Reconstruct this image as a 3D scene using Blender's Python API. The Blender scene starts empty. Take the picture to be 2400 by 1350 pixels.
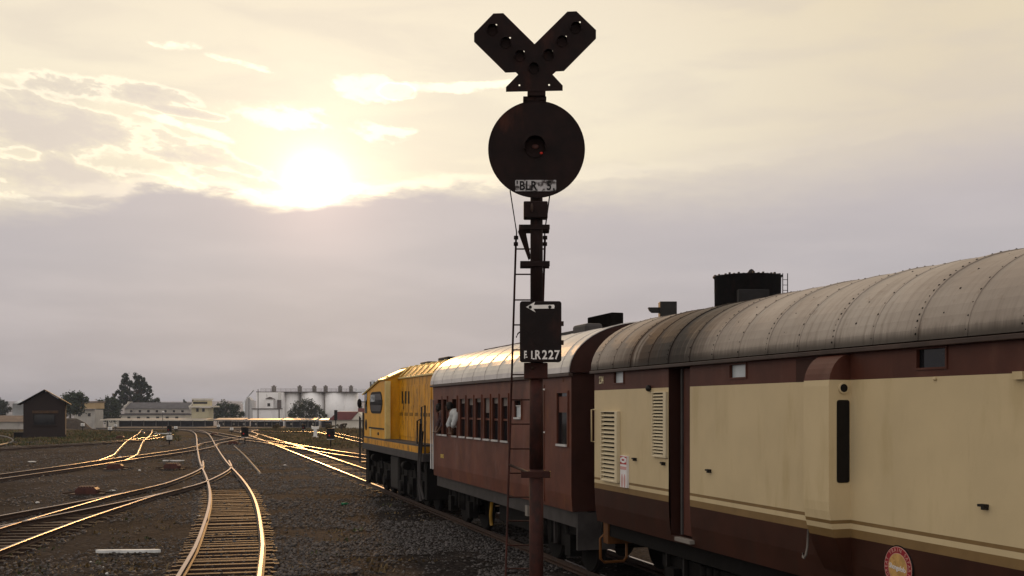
import bpy, bmesh, math, random
import numpy as np
from mathutils import Vector, Matrix

random.seed(7)
rng = np.random.default_rng(7)
PI = math.pi
sc = bpy.context.scene
col = sc.collection
CZ = 2.91            # height of the photographer's eye
F = 2500.0           # focal length in photograph pixels
HY = 955.0           # height of the horizon in the photograph

# ------------------------------------------------------------------ camera
cam = bpy.data.cameras.new('camera')
cam.lens = 37.5
cam.sensor_width = 36
cam.shift_y = 280 / 2400
cam.clip_start = 0.1
cam.clip_end = 12000
co = bpy.data.objects.new('camera', cam)
col.objects.link(co)
co.location = (0, 0, CZ)
co.rotation_euler = (math.radians(90), 0, 0)
sc.camera = co

# ------------------------------------------------------------------ exposure
sc.view_settings.view_transform = 'Standard'
sc.view_settings.look = 'None'
sc.view_settings.gamma = 1
sc.view_settings.use_curve_mapping = False
sc.view_settings.exposure = 0.0

# ------------------------------------------------------------------ sun
SUN_AZ = math.radians(-10.4)
SUN_EL = math.radians(11.6)
SUN = Vector((math.sin(SUN_AZ) * math.cos(SUN_EL), math.cos(SUN_AZ) * math.cos(SUN_EL), math.sin(SUN_EL)))
sl = bpy.data.lights.new('sun', 'SUN')
sl.energy = 1.0
sl.angle = math.radians(2.5)
sl.color = (1.0, 0.52, 0.18)
so = bpy.data.objects.new('sun', sl)
col.objects.link(so)
so.rotation_euler = (-SUN).to_track_quat('-Z', 'Y').to_euler()
so.location = (-30, 150, 60)

# ------------------------------------------------------------------ node helper
class NT:
    def __init__(s, tree):
        s.t = tree; s.n = tree.nodes; s.l = tree.links
    def node(s, typ, **kw):
        n = s.n.new(typ)
        for k, v in kw.items():
            setattr(n, k, v)
        return n
    def put(s, sock, v):
        if isinstance(v, bpy.types.NodeSocket):
            s.l.new(v, sock)
        elif v is not None:
            sock.default_value = v
    def m(s, op, a, b=None, c=None, clamp=False):
        n = s.node('ShaderNodeMath', operation=op); n.use_clamp = clamp
        s.put(n.inputs[0], a)
        if b is not None: s.put(n.inputs[1], b)
        if c is not None: s.put(n.inputs[2], c)
        return n.outputs[0]
    def ss(s, x, a, b):                       # smoothstep from a to b
        n = s.node('ShaderNodeMapRange', interpolation_type='SMOOTHSTEP')
        s.put(n.inputs['Value'], x); s.put(n.inputs['From Min'], a); s.put(n.inputs['From Max'], b)
        return n.outputs[0]
    def mix(s, f, a, b, blend='MIX'):
        n = s.node('ShaderNodeMix', data_type='RGBA', blend_type=blend)
        s.put(n.inputs[0], f)
        s.put(n.inputs[6], a if isinstance(a, bpy.types.NodeSocket) else (*a, 1))
        s.put(n.inputs[7], b if isinstance(b, bpy.types.NodeSocket) else (*b, 1))
        return n.outputs[2]
    def noise(s, vec, scale, detail=4, rough=0.55, dist=0.0):
        n = s.node('ShaderNodeTexNoise')
        if vec is not None: s.l.new(vec, n.inputs['Vector'])
        n.inputs['Scale'].default_value = scale; n.inputs['Detail'].default_value = detail
        n.inputs['Roughness'].default_value = rough; n.inputs['Distortion'].default_value = dist
        return n.outputs['Fac']
    def ramp(s, f, stops, interp='LINEAR'):
        n = s.node('ShaderNodeValToRGB'); r = n.color_ramp; r.interpolation = interp
        while len(r.elements) > 1: r.elements.remove(r.elements[-1])
        r.elements[0].position = stops[0][0]; r.elements[0].color = (*stops[0][1], 1)
        for p, c in stops[1:]:
            e = r.elements.new(p); e.color = (*c, 1)
        s.put(n.inputs[0], f)
        return n.outputs[0]
    def comb(s, x, y, z):
        n = s.node('ShaderNodeCombineXYZ')
        s.put(n.inputs[0], x); s.put(n.inputs[1], y); s.put(n.inputs[2], z)
        return n.outputs[0]
    def sep(s, v):
        n = s.node('ShaderNodeSeparateXYZ'); s.l.new(v, n.inputs[0])
        return n.outputs
    def mapv(s, v, scale=(1, 1, 1), loc=(0, 0, 0)):
        n = s.node('ShaderNodeMapping'); s.l.new(v, n.inputs[0])
        n.inputs['Scale'].default_value = scale; n.inputs['Location'].default_value = loc
        return n.outputs[0]
    def scale(s, c, f):
        n = s.node('ShaderNodeVectorMath', operation='SCALE')
        s.put(n.inputs[0], c if isinstance(c, bpy.types.NodeSocket) else c); s.put(n.inputs['Scale'], f)
        return n.outputs[0]
    def add(s, a, b):
        n = s.node('ShaderNodeVectorMath', operation='ADD'); s.put(n.inputs[0], a); s.put(n.inputs[1], b)
        return n.outputs[0]

# ------------------------------------------------------------------ sky
world = bpy.data.worlds.new('World')
sc.world = world
world.use_nodes = True
W = NT(world.node_tree)
W.n.clear()
tc = W.node('ShaderNodeTexCoord')
D = tc.outputs['Generated']
dx, dy, dz = W.sep(D)
az = W.m('ARCTAN2', dx, dy)
el = W.m('ARCSINE', dz)
dn = W.node('ShaderNodeVectorMath', operation='DOT_PRODUCT')
W.l.new(D, dn.inputs[0]); dn.inputs[1].default_value = SUN
sd = dn.outputs['Value']
ang = W.m('ARCCOSINE', W.m('MINIMUM', sd, 0.99999))
sky = W.node('ShaderNodeTexSky', sky_type='NISHITA')
sky.sun_disc = False
sky.sun_elevation = SUN_EL
sky.sun_rotation = SUN_AZ
sky.dust_density = 4
clear = W.scale(sky.outputs[0], 0.05)

# height of the top edge of the cloud bank, by azimuth
azn = W.m('MULTIPLY', W.m('ADD', az, 0.5), 1.0)
def _edge(px, py):
    x = (px - 1200) / F; e = (HY - py) / F
    return math.atan(x) + 0.5, math.atan(e / math.sqrt(1 + x * x))
edge_pts = [(-200, 462), (0, 457), (120, 460), (280, 452), (335, 436), (400, 427), (470, 434), (540, 452), (600, 470), (665, 480), (740, 474), (820, 456), (900, 450), (1010, 436), (1150, 428), (1400, 420), (1800, 372), (2400, 262)]
es = [_edge(*p) for p in edge_pts]
edge = W.ramp(azn, [(a, (b, b, b)) for a, b in es])
edge = W.sep(edge)[0]
cv = W.comb(W.m('MULTIPLY', az, 1.0), W.m('MULTIPLY', el, 3.4), 0.0)
nfine = W.noise(cv, 26, 6, 0.6)
nbig = W.noise(cv, 7.0, 3, 0.5)
edge = W.m('ADD', edge, W.m('MULTIPLY', W.m('SUBTRACT', nfine, 0.5), 0.028))
soft = W.m('ADD', W.m('ADD', W.m('ADD', 0.006, W.m('MULTIPLY', nbig, 0.012)), W.m('MULTIPLY', W.m('SUBTRACT', 1.0, W.ss(az, -0.42, -0.33)), 0.016)), W.m('MULTIPLY', W.ss(az, -0.12, 0.25), 0.055))
bank = W.ss(W.m('DIVIDE', W.m('SUBTRACT', edge, el), soft), -0.5, 1.0)

# light part of the sky above the bank
up = W.ramp(W.m('DIVIDE', el, 0.42), [(0.0, (0.78, 0.68, 0.58)), (0.42, (0.92, 0.82, 0.62)), (0.70, (0.94, 0.84, 0.655)), (1.0, (0.88, 0.76, 0.60))])
up = W.mix(W.m('MULTIPLY', W.ss(az, 0.02, 0.42), 0.85), up, W.ramp(W.m('DIVIDE', el, 0.42), [(0.0, (0.6, 0.55, 0.52)), (0.55, (0.72, 0.62, 0.50)), (0.80, (0.80, 0.68, 0.49)), (1.0, (0.82, 0.66, 0.43))]))
# ragged streaks of cloud left of the sun
tilt = W.comb(W.m('ADD', az, W.m('MULTIPLY', el, 0.2)), W.m('MULTIPLY', W.m('ADD', el, W.m('MULTIPLY', az, 0.24)), 3.0), 3.7)
n1 = W.noise(tilt, 9.0, 6, 0.60, 0.25)
n3 = W.noise(W.comb(az, W.m('MULTIPLY', el, 1.7), 2.2), 13.0, 6, 0.58, 0.2)
n4 = W.noise(W.comb(W.m('ADD', az, W.m('MULTIPLY', el, 0.3)), W.m('MULTIPLY', el, 2.2), 4.4), 34.0, 5, 0.65, 0.3)
nn = W.m('ADD', W.m('ADD', W.m('MULTIPLY', n1, 0.40), W.m('MULTIPLY', n3, 0.38)), W.m('MULTIPLY', n4, 0.22))
def cloud(px, py, rx, ry, slope, amp=6.5):
    """a patch of cloud centred in the direction px, py; rx, ry in photograph pixels"""
    x = (px - 1200) / F; a0 = math.atan(x); e0 = math.atan((HY - py) / F / math.sqrt(1 + x * x))
    u = W.m('SUBTRACT', az, a0); v = W.m('ADD', W.m('SUBTRACT', el, e0), W.m('MULTIPLY', u, slope))
    q = W.m('ADD', W.m('POWER', W.m('ABSOLUTE', W.m('DIVIDE', u, rx / F)), 2.0), W.m('POWER', W.m('ABSOLUTE', W.m('DIVIDE', v, ry / F)), 2.0))
    return W.m('ADD', W.m('SUBTRACT', 1.0, q), W.m('MULTIPLY', W.m('SUBTRACT', nn, 0.5), amp * 2))
dark = None
for c in ((300, 318, 230, 34, 0.18), (560, 425, 130, 22, 0.22), (250, 216, 150, 24, 0.06), (60, 300, 160, 40, 0.1), (470, 372, 150, 20, 0.2), (130, 392, 42, 34, 0.0), (60, 420, 260, 40, 0.0), (430, 262, 90, 10, 0.1), (930, 215, 40, 16, 0.0)):
    f = cloud(*c); dark = f if dark is None else W.m('MAXIMUM', dark, f)
cl = W.ss(dark, -0.25, 1.5)
up = W.mix(W.m('MULTIPLY', cl, 0.72), up, W.ramp(W.m('DIVIDE', ang, 0.35), [(0.0, (0.80, 0.66, 0.56)), (0.35, (0.70, 0.61, 0.565)), (1.0, (0.66, 0.585, 0.55))]))
rim = W.m('SUBTRACT', W.ss(dark, -0.7, -0.05), W.ss(dark, 0.0, 0.35))
lite = None
for c in ((880, 212, 90, 30, 0.05), (740, 292, 190, 34, 0.08), (570, 150, 110, 10, 0.16), (450, 300, 170, 12, 0.22), (900, 305, 70, 14, 0.0), (420, 106, 60, 12, 0.0), (1010, 205, 130, 14, 0.02), (1120, 200, 90, 10, -0.05)):
    f = cloud(*c); lite = f if lite is None else W.m('MAXIMUM', lite, f)
rim = W.m('ADD', W.m('MULTIPLY', rim, 0.8), W.m('MULTIPLY', W.ss(lite, 0.0, 0.9), 1.5))
# soft, low contrast veils on the right
n2 = W.noise(W.comb(az, W.m('MULTIPLY', el, 4.5), 8.1), 5.5, 5, 0.55, 0.4)
veil = W.m('MULTIPLY', W.ss(n2, 0.42, 0.66), 0.30)
up = W.mix(veil, up, (0.66, 0.58, 0.52))
# the bank itself
bk = W.ramp(W.m('DIVIDE', el, 0.22), [(0.0, (0.395, 0.365, 0.37)), (0.25, (0.44, 0.405, 0.415)), (0.6, (0.495, 0.46, 0.475)), (1.0, (0.58, 0.52, 0.52))])
nb2 = W.noise(W.comb(az, W.m('MULTIPLY', el, 5.0), 5.5), 6.0, 4, 0.5)
bk = W.mix(W.m('MULTIPLY', W.ss(nb2, 0.38, 0.70), 0.40), bk, (0.60, 0.545, 0.545))
skyc = W.mix(bank, up, bk)
skyc = W.add(skyc, W.scale((0.24, 0.22, 0.16), W.m('MULTIPLY', rim, W.m('SUBTRACT', 1.0, bank))))
# bright lining along the bank edge by the sun
lin = W.m('SUBTRACT', W.ss(W.m('SUBTRACT', el, edge), -0.004, 0.002), W.ss(W.m('SUBTRACT', el, edge), 0.004, 0.014))
lin = W.m('MULTIPLY', lin, W.m('POWER', 2.718, W.m('MULTIPLY', ang, -7.0)))
skyc = W.add(skyc, W.scale((0.50, 0.44, 0.28), lin))
# aureole
clearance = W.m('SUBTRACT', 1.0, W.m('MULTIPLY', bank, 0.96))
g1 = W.m('MULTIPLY', W.m('POWER', 2.718, W.m('MULTIPLY', W.m('POWER', W.m('DIVIDE', ang, 0.022), 2.0), -1.0)), 1.8)
g2 = W.m('MULTIPLY', W.m('POWER', 2.718, W.m('DIVIDE', ang, -0.075)), 0.30)
skyc = W.add(skyc, W.scale((1.0, 0.90, 0.62), W.m('MULTIPLY', W.m('ADD', g1, g2), clearance)))
g3 = W.m('MULTIPLY', W.m('POWER', 2.718, W.m('MULTIPLY', W.m('POWER', W.m('DIVIDE', ang, 0.062), 2.0), -1.0)), 0.20)
skyc = W.add(skyc, W.scale((1.0, 0.62, 0.50), g3))
# overcast behind the photographer and overhead, brightened to fill the shaded sides
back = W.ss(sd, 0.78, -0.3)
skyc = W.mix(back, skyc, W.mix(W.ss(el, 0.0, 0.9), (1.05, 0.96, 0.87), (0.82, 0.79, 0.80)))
skyc = W.mix(0.03, skyc, clear)
skyc = W.mix(W.ss(dz, -0.02, -0.06), skyc, (0.06, 0.05, 0.045))
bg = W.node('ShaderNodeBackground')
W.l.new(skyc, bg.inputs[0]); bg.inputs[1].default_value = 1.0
wo = W.node('ShaderNodeOutputWorld')
W.l.new(bg.outputs[0], wo.inputs[0])

# ------------------------------------------------------------------ materials
MATS = {}
def mat(name, c, rough=0.6, metal=0.0, var=0.25, vscale=3.0, bump=0.0, bscale=40.0, stain=None, stretch=(1, 1, 1), spec=0.3, emit=None, double=False):
    """stain = list of (colour, low, high, scale, stretch, amount)"""
    m = bpy.data.materials.new(name); m.use_nodes = True
    t = NT(m.node_tree); b = t.n['Principled BSDF']
    tcn = t.node('ShaderNodeTexCoord'); v = tcn.outputs['Object']
    n = t.noise(t.mapv(v, stretch), vscale, 5, 0.6)
    lo = tuple(x * (1 - var) for x in c); hi = tuple(min(1, x * (1 + var)) for x in c)
    cc = t.mix(t.ss(n, 0.28, 0.72), lo, hi)
    if stain:
        for k, (sc_, a, bb, ss_, st, amt) in enumerate(stain):
            f = t.noise(t.mapv(v, st, (k * 7.3, k * 3.1, k * 1.7)), ss_, 6, 0.62)
            cc = t.mix(t.m('MULTIPLY', t.ss(f, a, bb), amt), cc, sc_)
    t.l.new(cc, b.inputs['Base Color'])
    b.inputs['Roughness'].default_value = rough
    b.inputs['Metallic'].default_value = metal
    b.inputs['Specular IOR Level'].default_value = spec
    if bump:
        bn = t.node('ShaderNodeBump'); bn.inputs['Strength'].default_value = bump; bn.inputs['Distance'].default_value = 0.02
        t.l.new(t.noise(v, bscale, 4, 0.6), bn.inputs['Height']); t.l.new(bn.outputs[0], b.inputs['Normal'])
    if emit:
        b.inputs['Emission Color'].default_value = (*emit[0], 1); b.inputs['Emission Strength'].default_value = emit[1]
    MATS[name] = m
    return m

BLK = (0.010, 0.008, 0.007); RUST = (0.10, 0.035, 0.014); SOOT = (0.018, 0.014, 0.012)
mat('signal_iron', (0.0095, 0.0029, 0.0021), 0.75, 0, 0.4, 6, 0.2, 60, [((0.060, 0.017, 0.009), 0.54, 0.76, 3.0, (1, 1, .4), 0.7)], spec=0.2)
mat('pole_rust', (0.034, 0.0085, 0.0055), 0.75, 0, 0.45, 5, 0.25, 50, [((0.010, 0.006, 0.005), 0.5, 0.68, 4.0, (1, 1, .5), 0.85)], spec=0.25)
mat('white_paint', (0.75, 0.72, 0.68), 0.55, 0, 0.1, 8, 0, 0, [((0.12, 0.10, 0.09), 0.60, 0.72, 22, (1, 1, 1), 0.6)])
mat('plate_white', (0.42, 0.40, 0.40), 0.6, 0, 0.15, 20, 0, 0, [((0.03, 0.02, 0.018), 0.48, 0.60, 9, (1, 1, 1), 0.95)])
mat('black_paint', (0.006, 0.0045, 0.004), 0.6, 0, 0.3, 8, spec=0.2)
mat('red_glass', (0.35, 0.01, 0.005), 0.15, 0, 0.1, 8, emit=((1, 0.06, 0.02), 0.07))
mat('dark_glass', (0.012, 0.012, 0.014), 0.06, 0, 0.2, 3)
mat('rail_steel', (0.26, 0.19, 0.145), 0.27, 1.0, 0.18, 6)
mat('rail_rust', (0.036, 0.018, 0.011), 0.62, 0.0, 0.4, 9, 0.3, 60)
mat('sleeper_steel', (0.038, 0.024, 0.016), 0.66, 0.10, 0.6, 7, 0.6, 30, [((0.016, 0.011, 0.008), 0.38, 0.56, 2.2, (1, 1, 1), 0.95)])
mat('louvre_cream', (0.62, 0.53, 0.36), 0.5, 0, 0.06, 3)
mat('cream', (0.57, 0.455, 0.27), 0.46, 0, 0.05, 1.5, 0.12, 2.6, [((0.40, 0.30, 0.14), 0.50, 0.75, 2.2, (1.6, 1, .35), 0.45), ((0.30, 0.21, 0.11), 0.66, 0.80, 3.2, (2.2, 1, .25), 0.35)])
mat('tan_stripe', (0.20, 0.125, 0.05), 0.45, 0, 0.12, 3)
mat('coach_brown', (0.074, 0.022, 0.013), 0.5, 0, 0.18, 2, 0.03, 8, [((0.13, 0.055, 0.038), 0.50, 0.72, 2.4, (1.4, 1, .5), 0.5)], spec=0.25)
mat('lower_brown', (0.040, 0.0135, 0.0075), 0.42, 0, 0.2, 2, 0.03, 8, [((0.03, 0.015, 0.01), 0.5, 0.75, 2.5, (1.5, 1, .4), 0.6)], spec=0.25)
mat('service_brown', (0.105, 0.033, 0.019), 0.5, 0, 0.25, 2, 0.05, 10, [((0.17, 0.085, 0.066), 0.50, 0.74, 1.8, (1.2, 1, .7), 0.55), ((0.16, 0.06, 0.02), 0.52, 0.7, 3.4, (1.3, 1, .6), 0.6), ((0.035, 0.014, 0.009), 0.54, 0.78, 2.2, (1.4, 1, .6), 0.6)], spec=0.25)
mat('end_brown', (0.034, 0.011, 0.007), 0.6, 0, 0.2, 2, spec=0.2)
mat('gutter_brown', (0.045, 0.027, 0.021), 0.45, 0, 0.3, 3)
mat('service_roof', (0.52, 0.49, 0.47), 0.36, 0.55, 0.15, 1.6, 0.12, 5, [((0.16, 0.12, 0.10), 0.55, 0.78, 3.0, (1.5, .5, .5), 0.5)])
mat('dark_iron', (0.010, 0.008, 0.007), 0.6, 0, 0.4, 4, 0.2, 30, spec=0.3)
mat('under_black', (0.0045, 0.0036, 0.0034), 0.75, 0, 0.4, 4, 0.2, 30, spec=0.15)
mat('solebar_grey', (0.040, 0.035, 0.034), 0.6, 0, 0.3, 3)
mat('rail_yellow', (0.22, 0.12, 0.015), 0.5, 0, 0.2, 6)
mat('orange_iron', (0.11, 0.040, 0.007), 0.55, 0, 0.3, 5)
LY = [((0.20, 0.09, 0.012), 0.44, 0.66, 3.0, (2.0, 1.5, .30), 0.75), ((0.020, 0.012, 0.008), 0.58, 0.65, 3.4, (3.0, 2, .75), 0.95)]
mat('loco_yellow', (0.60, 0.275, 0.006), 0.45, 0, 0.12, 2, 0.05, 10, LY, spec=0.3)
mat('loco_side', (0.62, 0.295, 0.007), 0.45, 0, 0.12, 2, 0, 0, [((0.30, 0.13, 0.01), 0.52, 0.72, 2.4, (2, 1, .4), 0.5)], spec=0.3)
mat('loco_pale', (0.60, 0.46, 0.18), 0.42, 0, 0.12, 3)
mat('loco_roof', (0.50, 0.27, 0.05), 0.40, 0.1, 0.2, 3, 0.1, 10, [((0.12, 0.05, 0.015), 0.55, 0.75, 3, (1, 1, 1), 0.6)])
mat('pale_grey', (0.45, 0.44, 0.43), 0.5, 0, 0.15, 3)
mat('pale_glass', (0.50, 0.54, 0.56), 0.12, 0, 0.1, 3)
mat('yellow_letter', (0.55, 0.40, 0.10), 0.5, 0, 0.1, 5)
mat('cream_letter', (0.70, 0.62, 0.40), 0.5, 0, 0.1, 5)
mat('faded_letter', (0.20, 0.10, 0.05), 0.5, 0, 0.1, 5)
mat('badge_red', (0.28, 0.02, 0.03), 0.4, 0, 0.1, 5)
mat('badge_tan', (0.50, 0.30, 0.10), 0.45, 0, 0.25, 12, 0, 0, [((0.25, 0.10, 0.03), 0.58, 0.7, 30, (1, 1, 1), 0.8)])
mat('badge_pink', (0.55, 0.30, 0.25), 0.45, 0, 0.1, 5)
mat('sign_white', (0.72, 0.70, 0.70), 0.45, 0, 0.06, 5)
mat('sign_red', (0.40, 0.02, 0.025), 0.45, 0, 0.1, 5)
mat('sign_faded', (0.55, 0.30, 0.28), 0.45, 0, 0.1, 5)
mat('skin_dark', (0.085, 0.040, 0.024), 0.5, 0, 0.1, 9)
mat('shirt_white', (0.42, 0.43, 0.43), 0.8, 0, 0.1, 9)
mat('shirt_dark', (0.05, 0.028, 0.030), 0.8, 0, 0.1, 9)
mat('trouser_dark', (0.02, 0.02, 0.025), 0.8, 0, 0.1, 9)
mat('hair_black', (0.008, 0.006, 0.005), 0.7, 0, 0.1, 9)
mat('tank_black', (0.008, 0.0065, 0.0065), 0.6, 0, 0.45, 3, 0.3, 12, [((0.022, 0.011, 0.009), 0.5, 0.7, 2, (1, 1, .3), 0.7)], spec=0.2)
mat('silo_white', (0.90, 0.88, 0.86), 0.8, 0, 0.05, 0.2, 0, 0, [((0.60, 0.58, 0.56), 0.52, 0.74, 0.30, (1, 1, .45), 0.5), ((0.30, 0.28, 0.26), 0.64, 0.76, 0.5, (1.2, 1.2, .25), 0.4)])
mat('silo_trim', (0.10, 0.08, 0.07), 0.7, 0, 0.3, 0.5)
mat('silver', (0.62, 0.64, 0.65), 0.5, 0.2, 0.1, 0.6)
mat('station_wall', (0.40, 0.37, 0.33), 0.8, 0, 0.12, 0.3, 0, 0, [((0.25, 0.23, 0.21), 0.5, 0.7, 0.6, (1, 1, .4), 0.6)])
mat('station_cream', (0.52, 0.46, 0.30), 0.8, 0, 0.1, 0.4)
mat('station_tan', (0.42, 0.30, 0.16), 0.8, 0, 0.1, 0.4)
mat('station_white', (0.60, 0.55, 0.46), 0.8, 0, 0.1, 0.4)
mat('roof_slate', (0.085, 0.080, 0.085), 0.75, 0, 0.2, 0.5)
mat('roof_brown', (0.16, 0.11, 0.075), 0.75, 0, 0.2, 0.5)
mat('roof_red', (0.16, 0.045, 0.040), 0.65, 0, 0.15, 0.8)
mat('reflection_grey', (0.16, 0.14, 0.13), 0.8, 0, 0.2, 4)
mat('soot_black', (0.007, 0.006, 0.0055), 0.95, 0, 0.3, 4, spec=0.0)
mat('cab_glass', (0.010, 0.008, 0.007), 0.35, 0, 0.2, 3, spec=0.25)
mat('sign_black', (0.0075, 0.0035, 0.003), 0.7, 0, 0.3, 5, 0.2, 50, [((0.035, 0.010, 0.006), 0.56, 0.76, 3.0, (1, 1, .5), 0.6)], spec=0.2)
mat('zinc', (0.25, 0.205, 0.175), 0.44, 0.85, 0.15, 0.4)
mat('canopy_post', (0.20, 0.18, 0.16), 0.7, 0, 0.2, 1)
mat('far_dark', (0.025, 0.022, 0.022), 0.8, 0, 0.3, 0.7)
mat('platform_concrete', (0.028, 0.024, 0.021), 0.85, 0, 0.2, 0.6)
mat('bark', (0.07, 0.05, 0.035), 0.9, 0, 0.3, 3)
mat('leaf_dark', (0.020, 0.026, 0.014), 0.6, 0, 0.45, 0.9)
mat('leaf_mid', (0.032, 0.046, 0.018), 0.6, 0, 0.45, 0.9)
mat('leaf_olive', (0.045, 0.046, 0.022), 0.6, 0, 0.45, 0.9)
mat('grass_green', (0.050, 0.060, 0.017), 0.7, 0, 0.4, 0.4)
mat('grass_dry', (0.12, 0.080, 0.034), 0.75, 0, 0.4, 0.4)
mat('hut_roof', (0.008, 0.006, 0.0065), 0.65, 0, 0.3, 3)
mat('wood_brown', (0.06, 0.032, 0.016), 0.7, 0, 0.3, 5)
mat('machine_red', (0.055, 0.016, 0.011), 0.55, 0, 0.4, 6, 0.3, 40)
mat('marker_white', (0.66, 0.64, 0.60), 0.6, 0, 0.1, 6)
mat('board_white', (0.62, 0.62, 0.60), 0.6, 0, 0.15, 5)
mat('stone_dark', (0.050, 0.044, 0.0435), 0.65, 0, 0.85, 6, 0.4, 60, spec=0.35)
mat('stone_white', (0.55, 0.53, 0.50), 0.7, 0, 0.1, 6)
mat('bottle_green', (0.02, 0.16, 0.07), 0.15, 0, 0.1, 6)
mat('pipe_pale', (0.10, 0.085, 0.075), 0.6, 0, 0.2, 4)
mat('earth', (0.045, 0.033, 0.024), 0.9, 0, 0.4, 1.5, 0.3, 4)

def brick_mat():
    m = bpy.data.materials.new('hut_brick'); m.use_nodes = True
    t = NT(m.node_tree); b = t.n['Principled BSDF']
    v = t.node('ShaderNodeTexCoord').outputs['Object']
    x, y, z = t.sep(v)
    br = t.node('ShaderNodeTexBrick')
    t.l.new(t.comb(t.m('ADD', x, y), z, 0.0), br.inputs['Vector'])
    br.inputs['Scale'].default_value = 4.2
    br.inputs['Color1'].default_value = (0.014, 0.006, 0.0045, 1); br.inputs['Color2'].default_value = (0.022, 0.0095, 0.0065, 1)
    br.inputs['Mortar'].default_value = (0.018, 0.013, 0.010, 1); br.inputs['Mortar Size'].default_value = 0.012
    t.l.new(t.mix(t.m('MULTIPLY', t.noise(v, 1.3, 4), 0.7), br.outputs[0], (0.010, 0.006, 0.005)), b.inputs['Base Color'])
    b.inputs['Roughness'].default_value = 0.85
    MATS['hut_brick'] = m
brick_mat()

def roof_mat():
    """weathered riveted grey roof: soot round the chimney end, black drips above the gutter"""
    m = bpy.data.materials.new('parlour_roof'); m.use_nodes = True
    t = NT(m.node_tree); b = t.n['Principled BSDF']
    v = t.node('ShaderNodeTexCoord').outputs['Object']
    x, y, z = t.sep(v)
    base = t.mix(t.ss(t.noise(v, 1.1, 5), 0.3, 0.7), (0.30, 0.255, 0.215), (0.40, 0.35, 0.30))
    base = t.mix(t.m('MULTIPLY', t.ss(t.noise(t.mapv(v, (9, .5, .5)), 1.6, 5), 0.45, 0.75), 0.6), base, (0.20, 0.165, 0.135))
    base = t.mix(t.m('MULTIPLY', t.ss(t.noise(v, 9, 4), 0.58, 0.75), 0.35), base, (0.17, 0.12, 0.085))
    # soot and rust over the leading end
    rustzone = t.m('MULTIPLY', t.ss(x, 5.4, 7.4), t.m('SUBTRACT', 1.0, t.m('MULTIPLY', t.ss(x, 8.2, 9.6), 0.8)))
    st = t.noise(t.mapv(v, (6, .45, .45)), 1.5, 6, 0.62)
    base = t.mix(t.m('MULTIPLY', rustzone, t.ss(st, 0.22, 0.52)), base, (0.058, 0.034, 0.022))
    sootz = t.m('MULTIPLY', t.ss(x, 6.1, 7.1), t.m('SUBTRACT', 1.0, t.ss(x, 7.4, 8.4)))
    st2 = t.noise(t.mapv(v, (16, .5, .5)), 1.4, 5, 0.6)
    base = t.mix(t.m('MULTIPLY', sootz, t.m('ADD', 0.35, t.m('MULTIPLY', t.ss(st2, 0.30, 0.50), 0.6))), base, (0.022, 0.018, 0.017))
    # drips along the gutter
    dn_ = t.noise(t.mapv(v, (30, .3, .3)), 1.3, 4, 0.6)
    low = t.m('SUBTRACT', 1.0, t.ss(z, 3.48, t.m('ADD', 3.53, t.m('MULTIPLY', dn_, 0.16))))
    base = t.mix(t.m('MULTIPLY', low, 0.85), base, (0.030, 0.024, 0.020))
    t.l.new(base, b.inputs['Base Color'])
    b.inputs['Roughness'].default_value = 0.6
    b.inputs['Specular IOR Level'].default_value = 0.15
    bn = t.node('ShaderNodeBump'); bn.inputs['Strength'].default_value = 0.25; bn.inputs['Distance'].default_value = 0.02
    t.l.new(t.noise(v, 3.0, 4), bn.inputs['Height']); t.l.new(bn.outputs[0], b.inputs['Normal'])
    MATS['parlour_roof'] = m
roof_mat()

def ground_mat():
    m = bpy.data.materials.new('cinder_ground'); m.use_nodes = True
    t = NT(m.node_tree); b = t.n['Principled BSDF']
    v = t.node('ShaderNodeTexCoord').outputs['Object']
    x, y, z = t.sep(v)
    c = t.mix(t.ss(t.noise(t.mapv(v, (1, .45, 1)), 0.35, 6, 0.62), 0.36, 0.64), (0.012, 0.0102, 0.0099), (0.039, 0.033, 0.031))
    c = t.mix(t.m('MULTIPLY', t.ss(t.noise(v, 1.3, 6, 0.65), 0.52, 0.70), 0.7), c, (0.050, 0.038, 0.031))
    vo = t.node('ShaderNodeTexVoronoi'); vo.inputs['Scale'].default_value = 14; t.l.new(v, vo.inputs['Vector'])
    vc = t.sep(vo.outputs['Color'])[0]
    c = t.mix(t.m('MULTIPLY', t.ss(vc, 0.55, 1.0), 0.55), c, (0.055, 0.046, 0.041))
    c = t.mix(t.m('MULTIPLY', t.ss(vc, 0.3, 0.0), 0.6), c, (0.008, 0.0065, 0.006))
    # thin weeds and dry grass further off
    far = t.ss(y, 62, 105)
    gm = t.m('MULTIPLY', t.ss(t.noise(v, 0.16, 5, 0.6), 0.44, 0.60), far)
    c = t.mix(t.m('MULTIPLY', gm, 0.8), c, t.mix(t.ss(t.noise(v, 0.5, 4), 0.4, 0.6), (0.026, 0.029, 0.011), (0.045, 0.032, 0.016)))
    t.l.new(c, b.inputs['Base Color'])
    b.inputs['Roughness'].default_value = 0.9
    b.inputs['Specular IOR Level'].default_value = 0.03
    bn = t.node('ShaderNodeBump'); bn.inputs['Strength'].default_value = 0.8; bn.inputs['Distance'].default_value = 0.05
    h = t.m('ADD', t.m('MULTIPLY', vo.outputs['Distance'], -0.8), t.m('MULTIPLY', t.noise(v, 5, 5, 0.65), 1.0))
    t.l.new(h, bn.inputs['Height']); t.l.new(bn.outputs[0], b.inputs['Normal'])
    MATS['cinder_ground'] = m
ground_mat()

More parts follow.
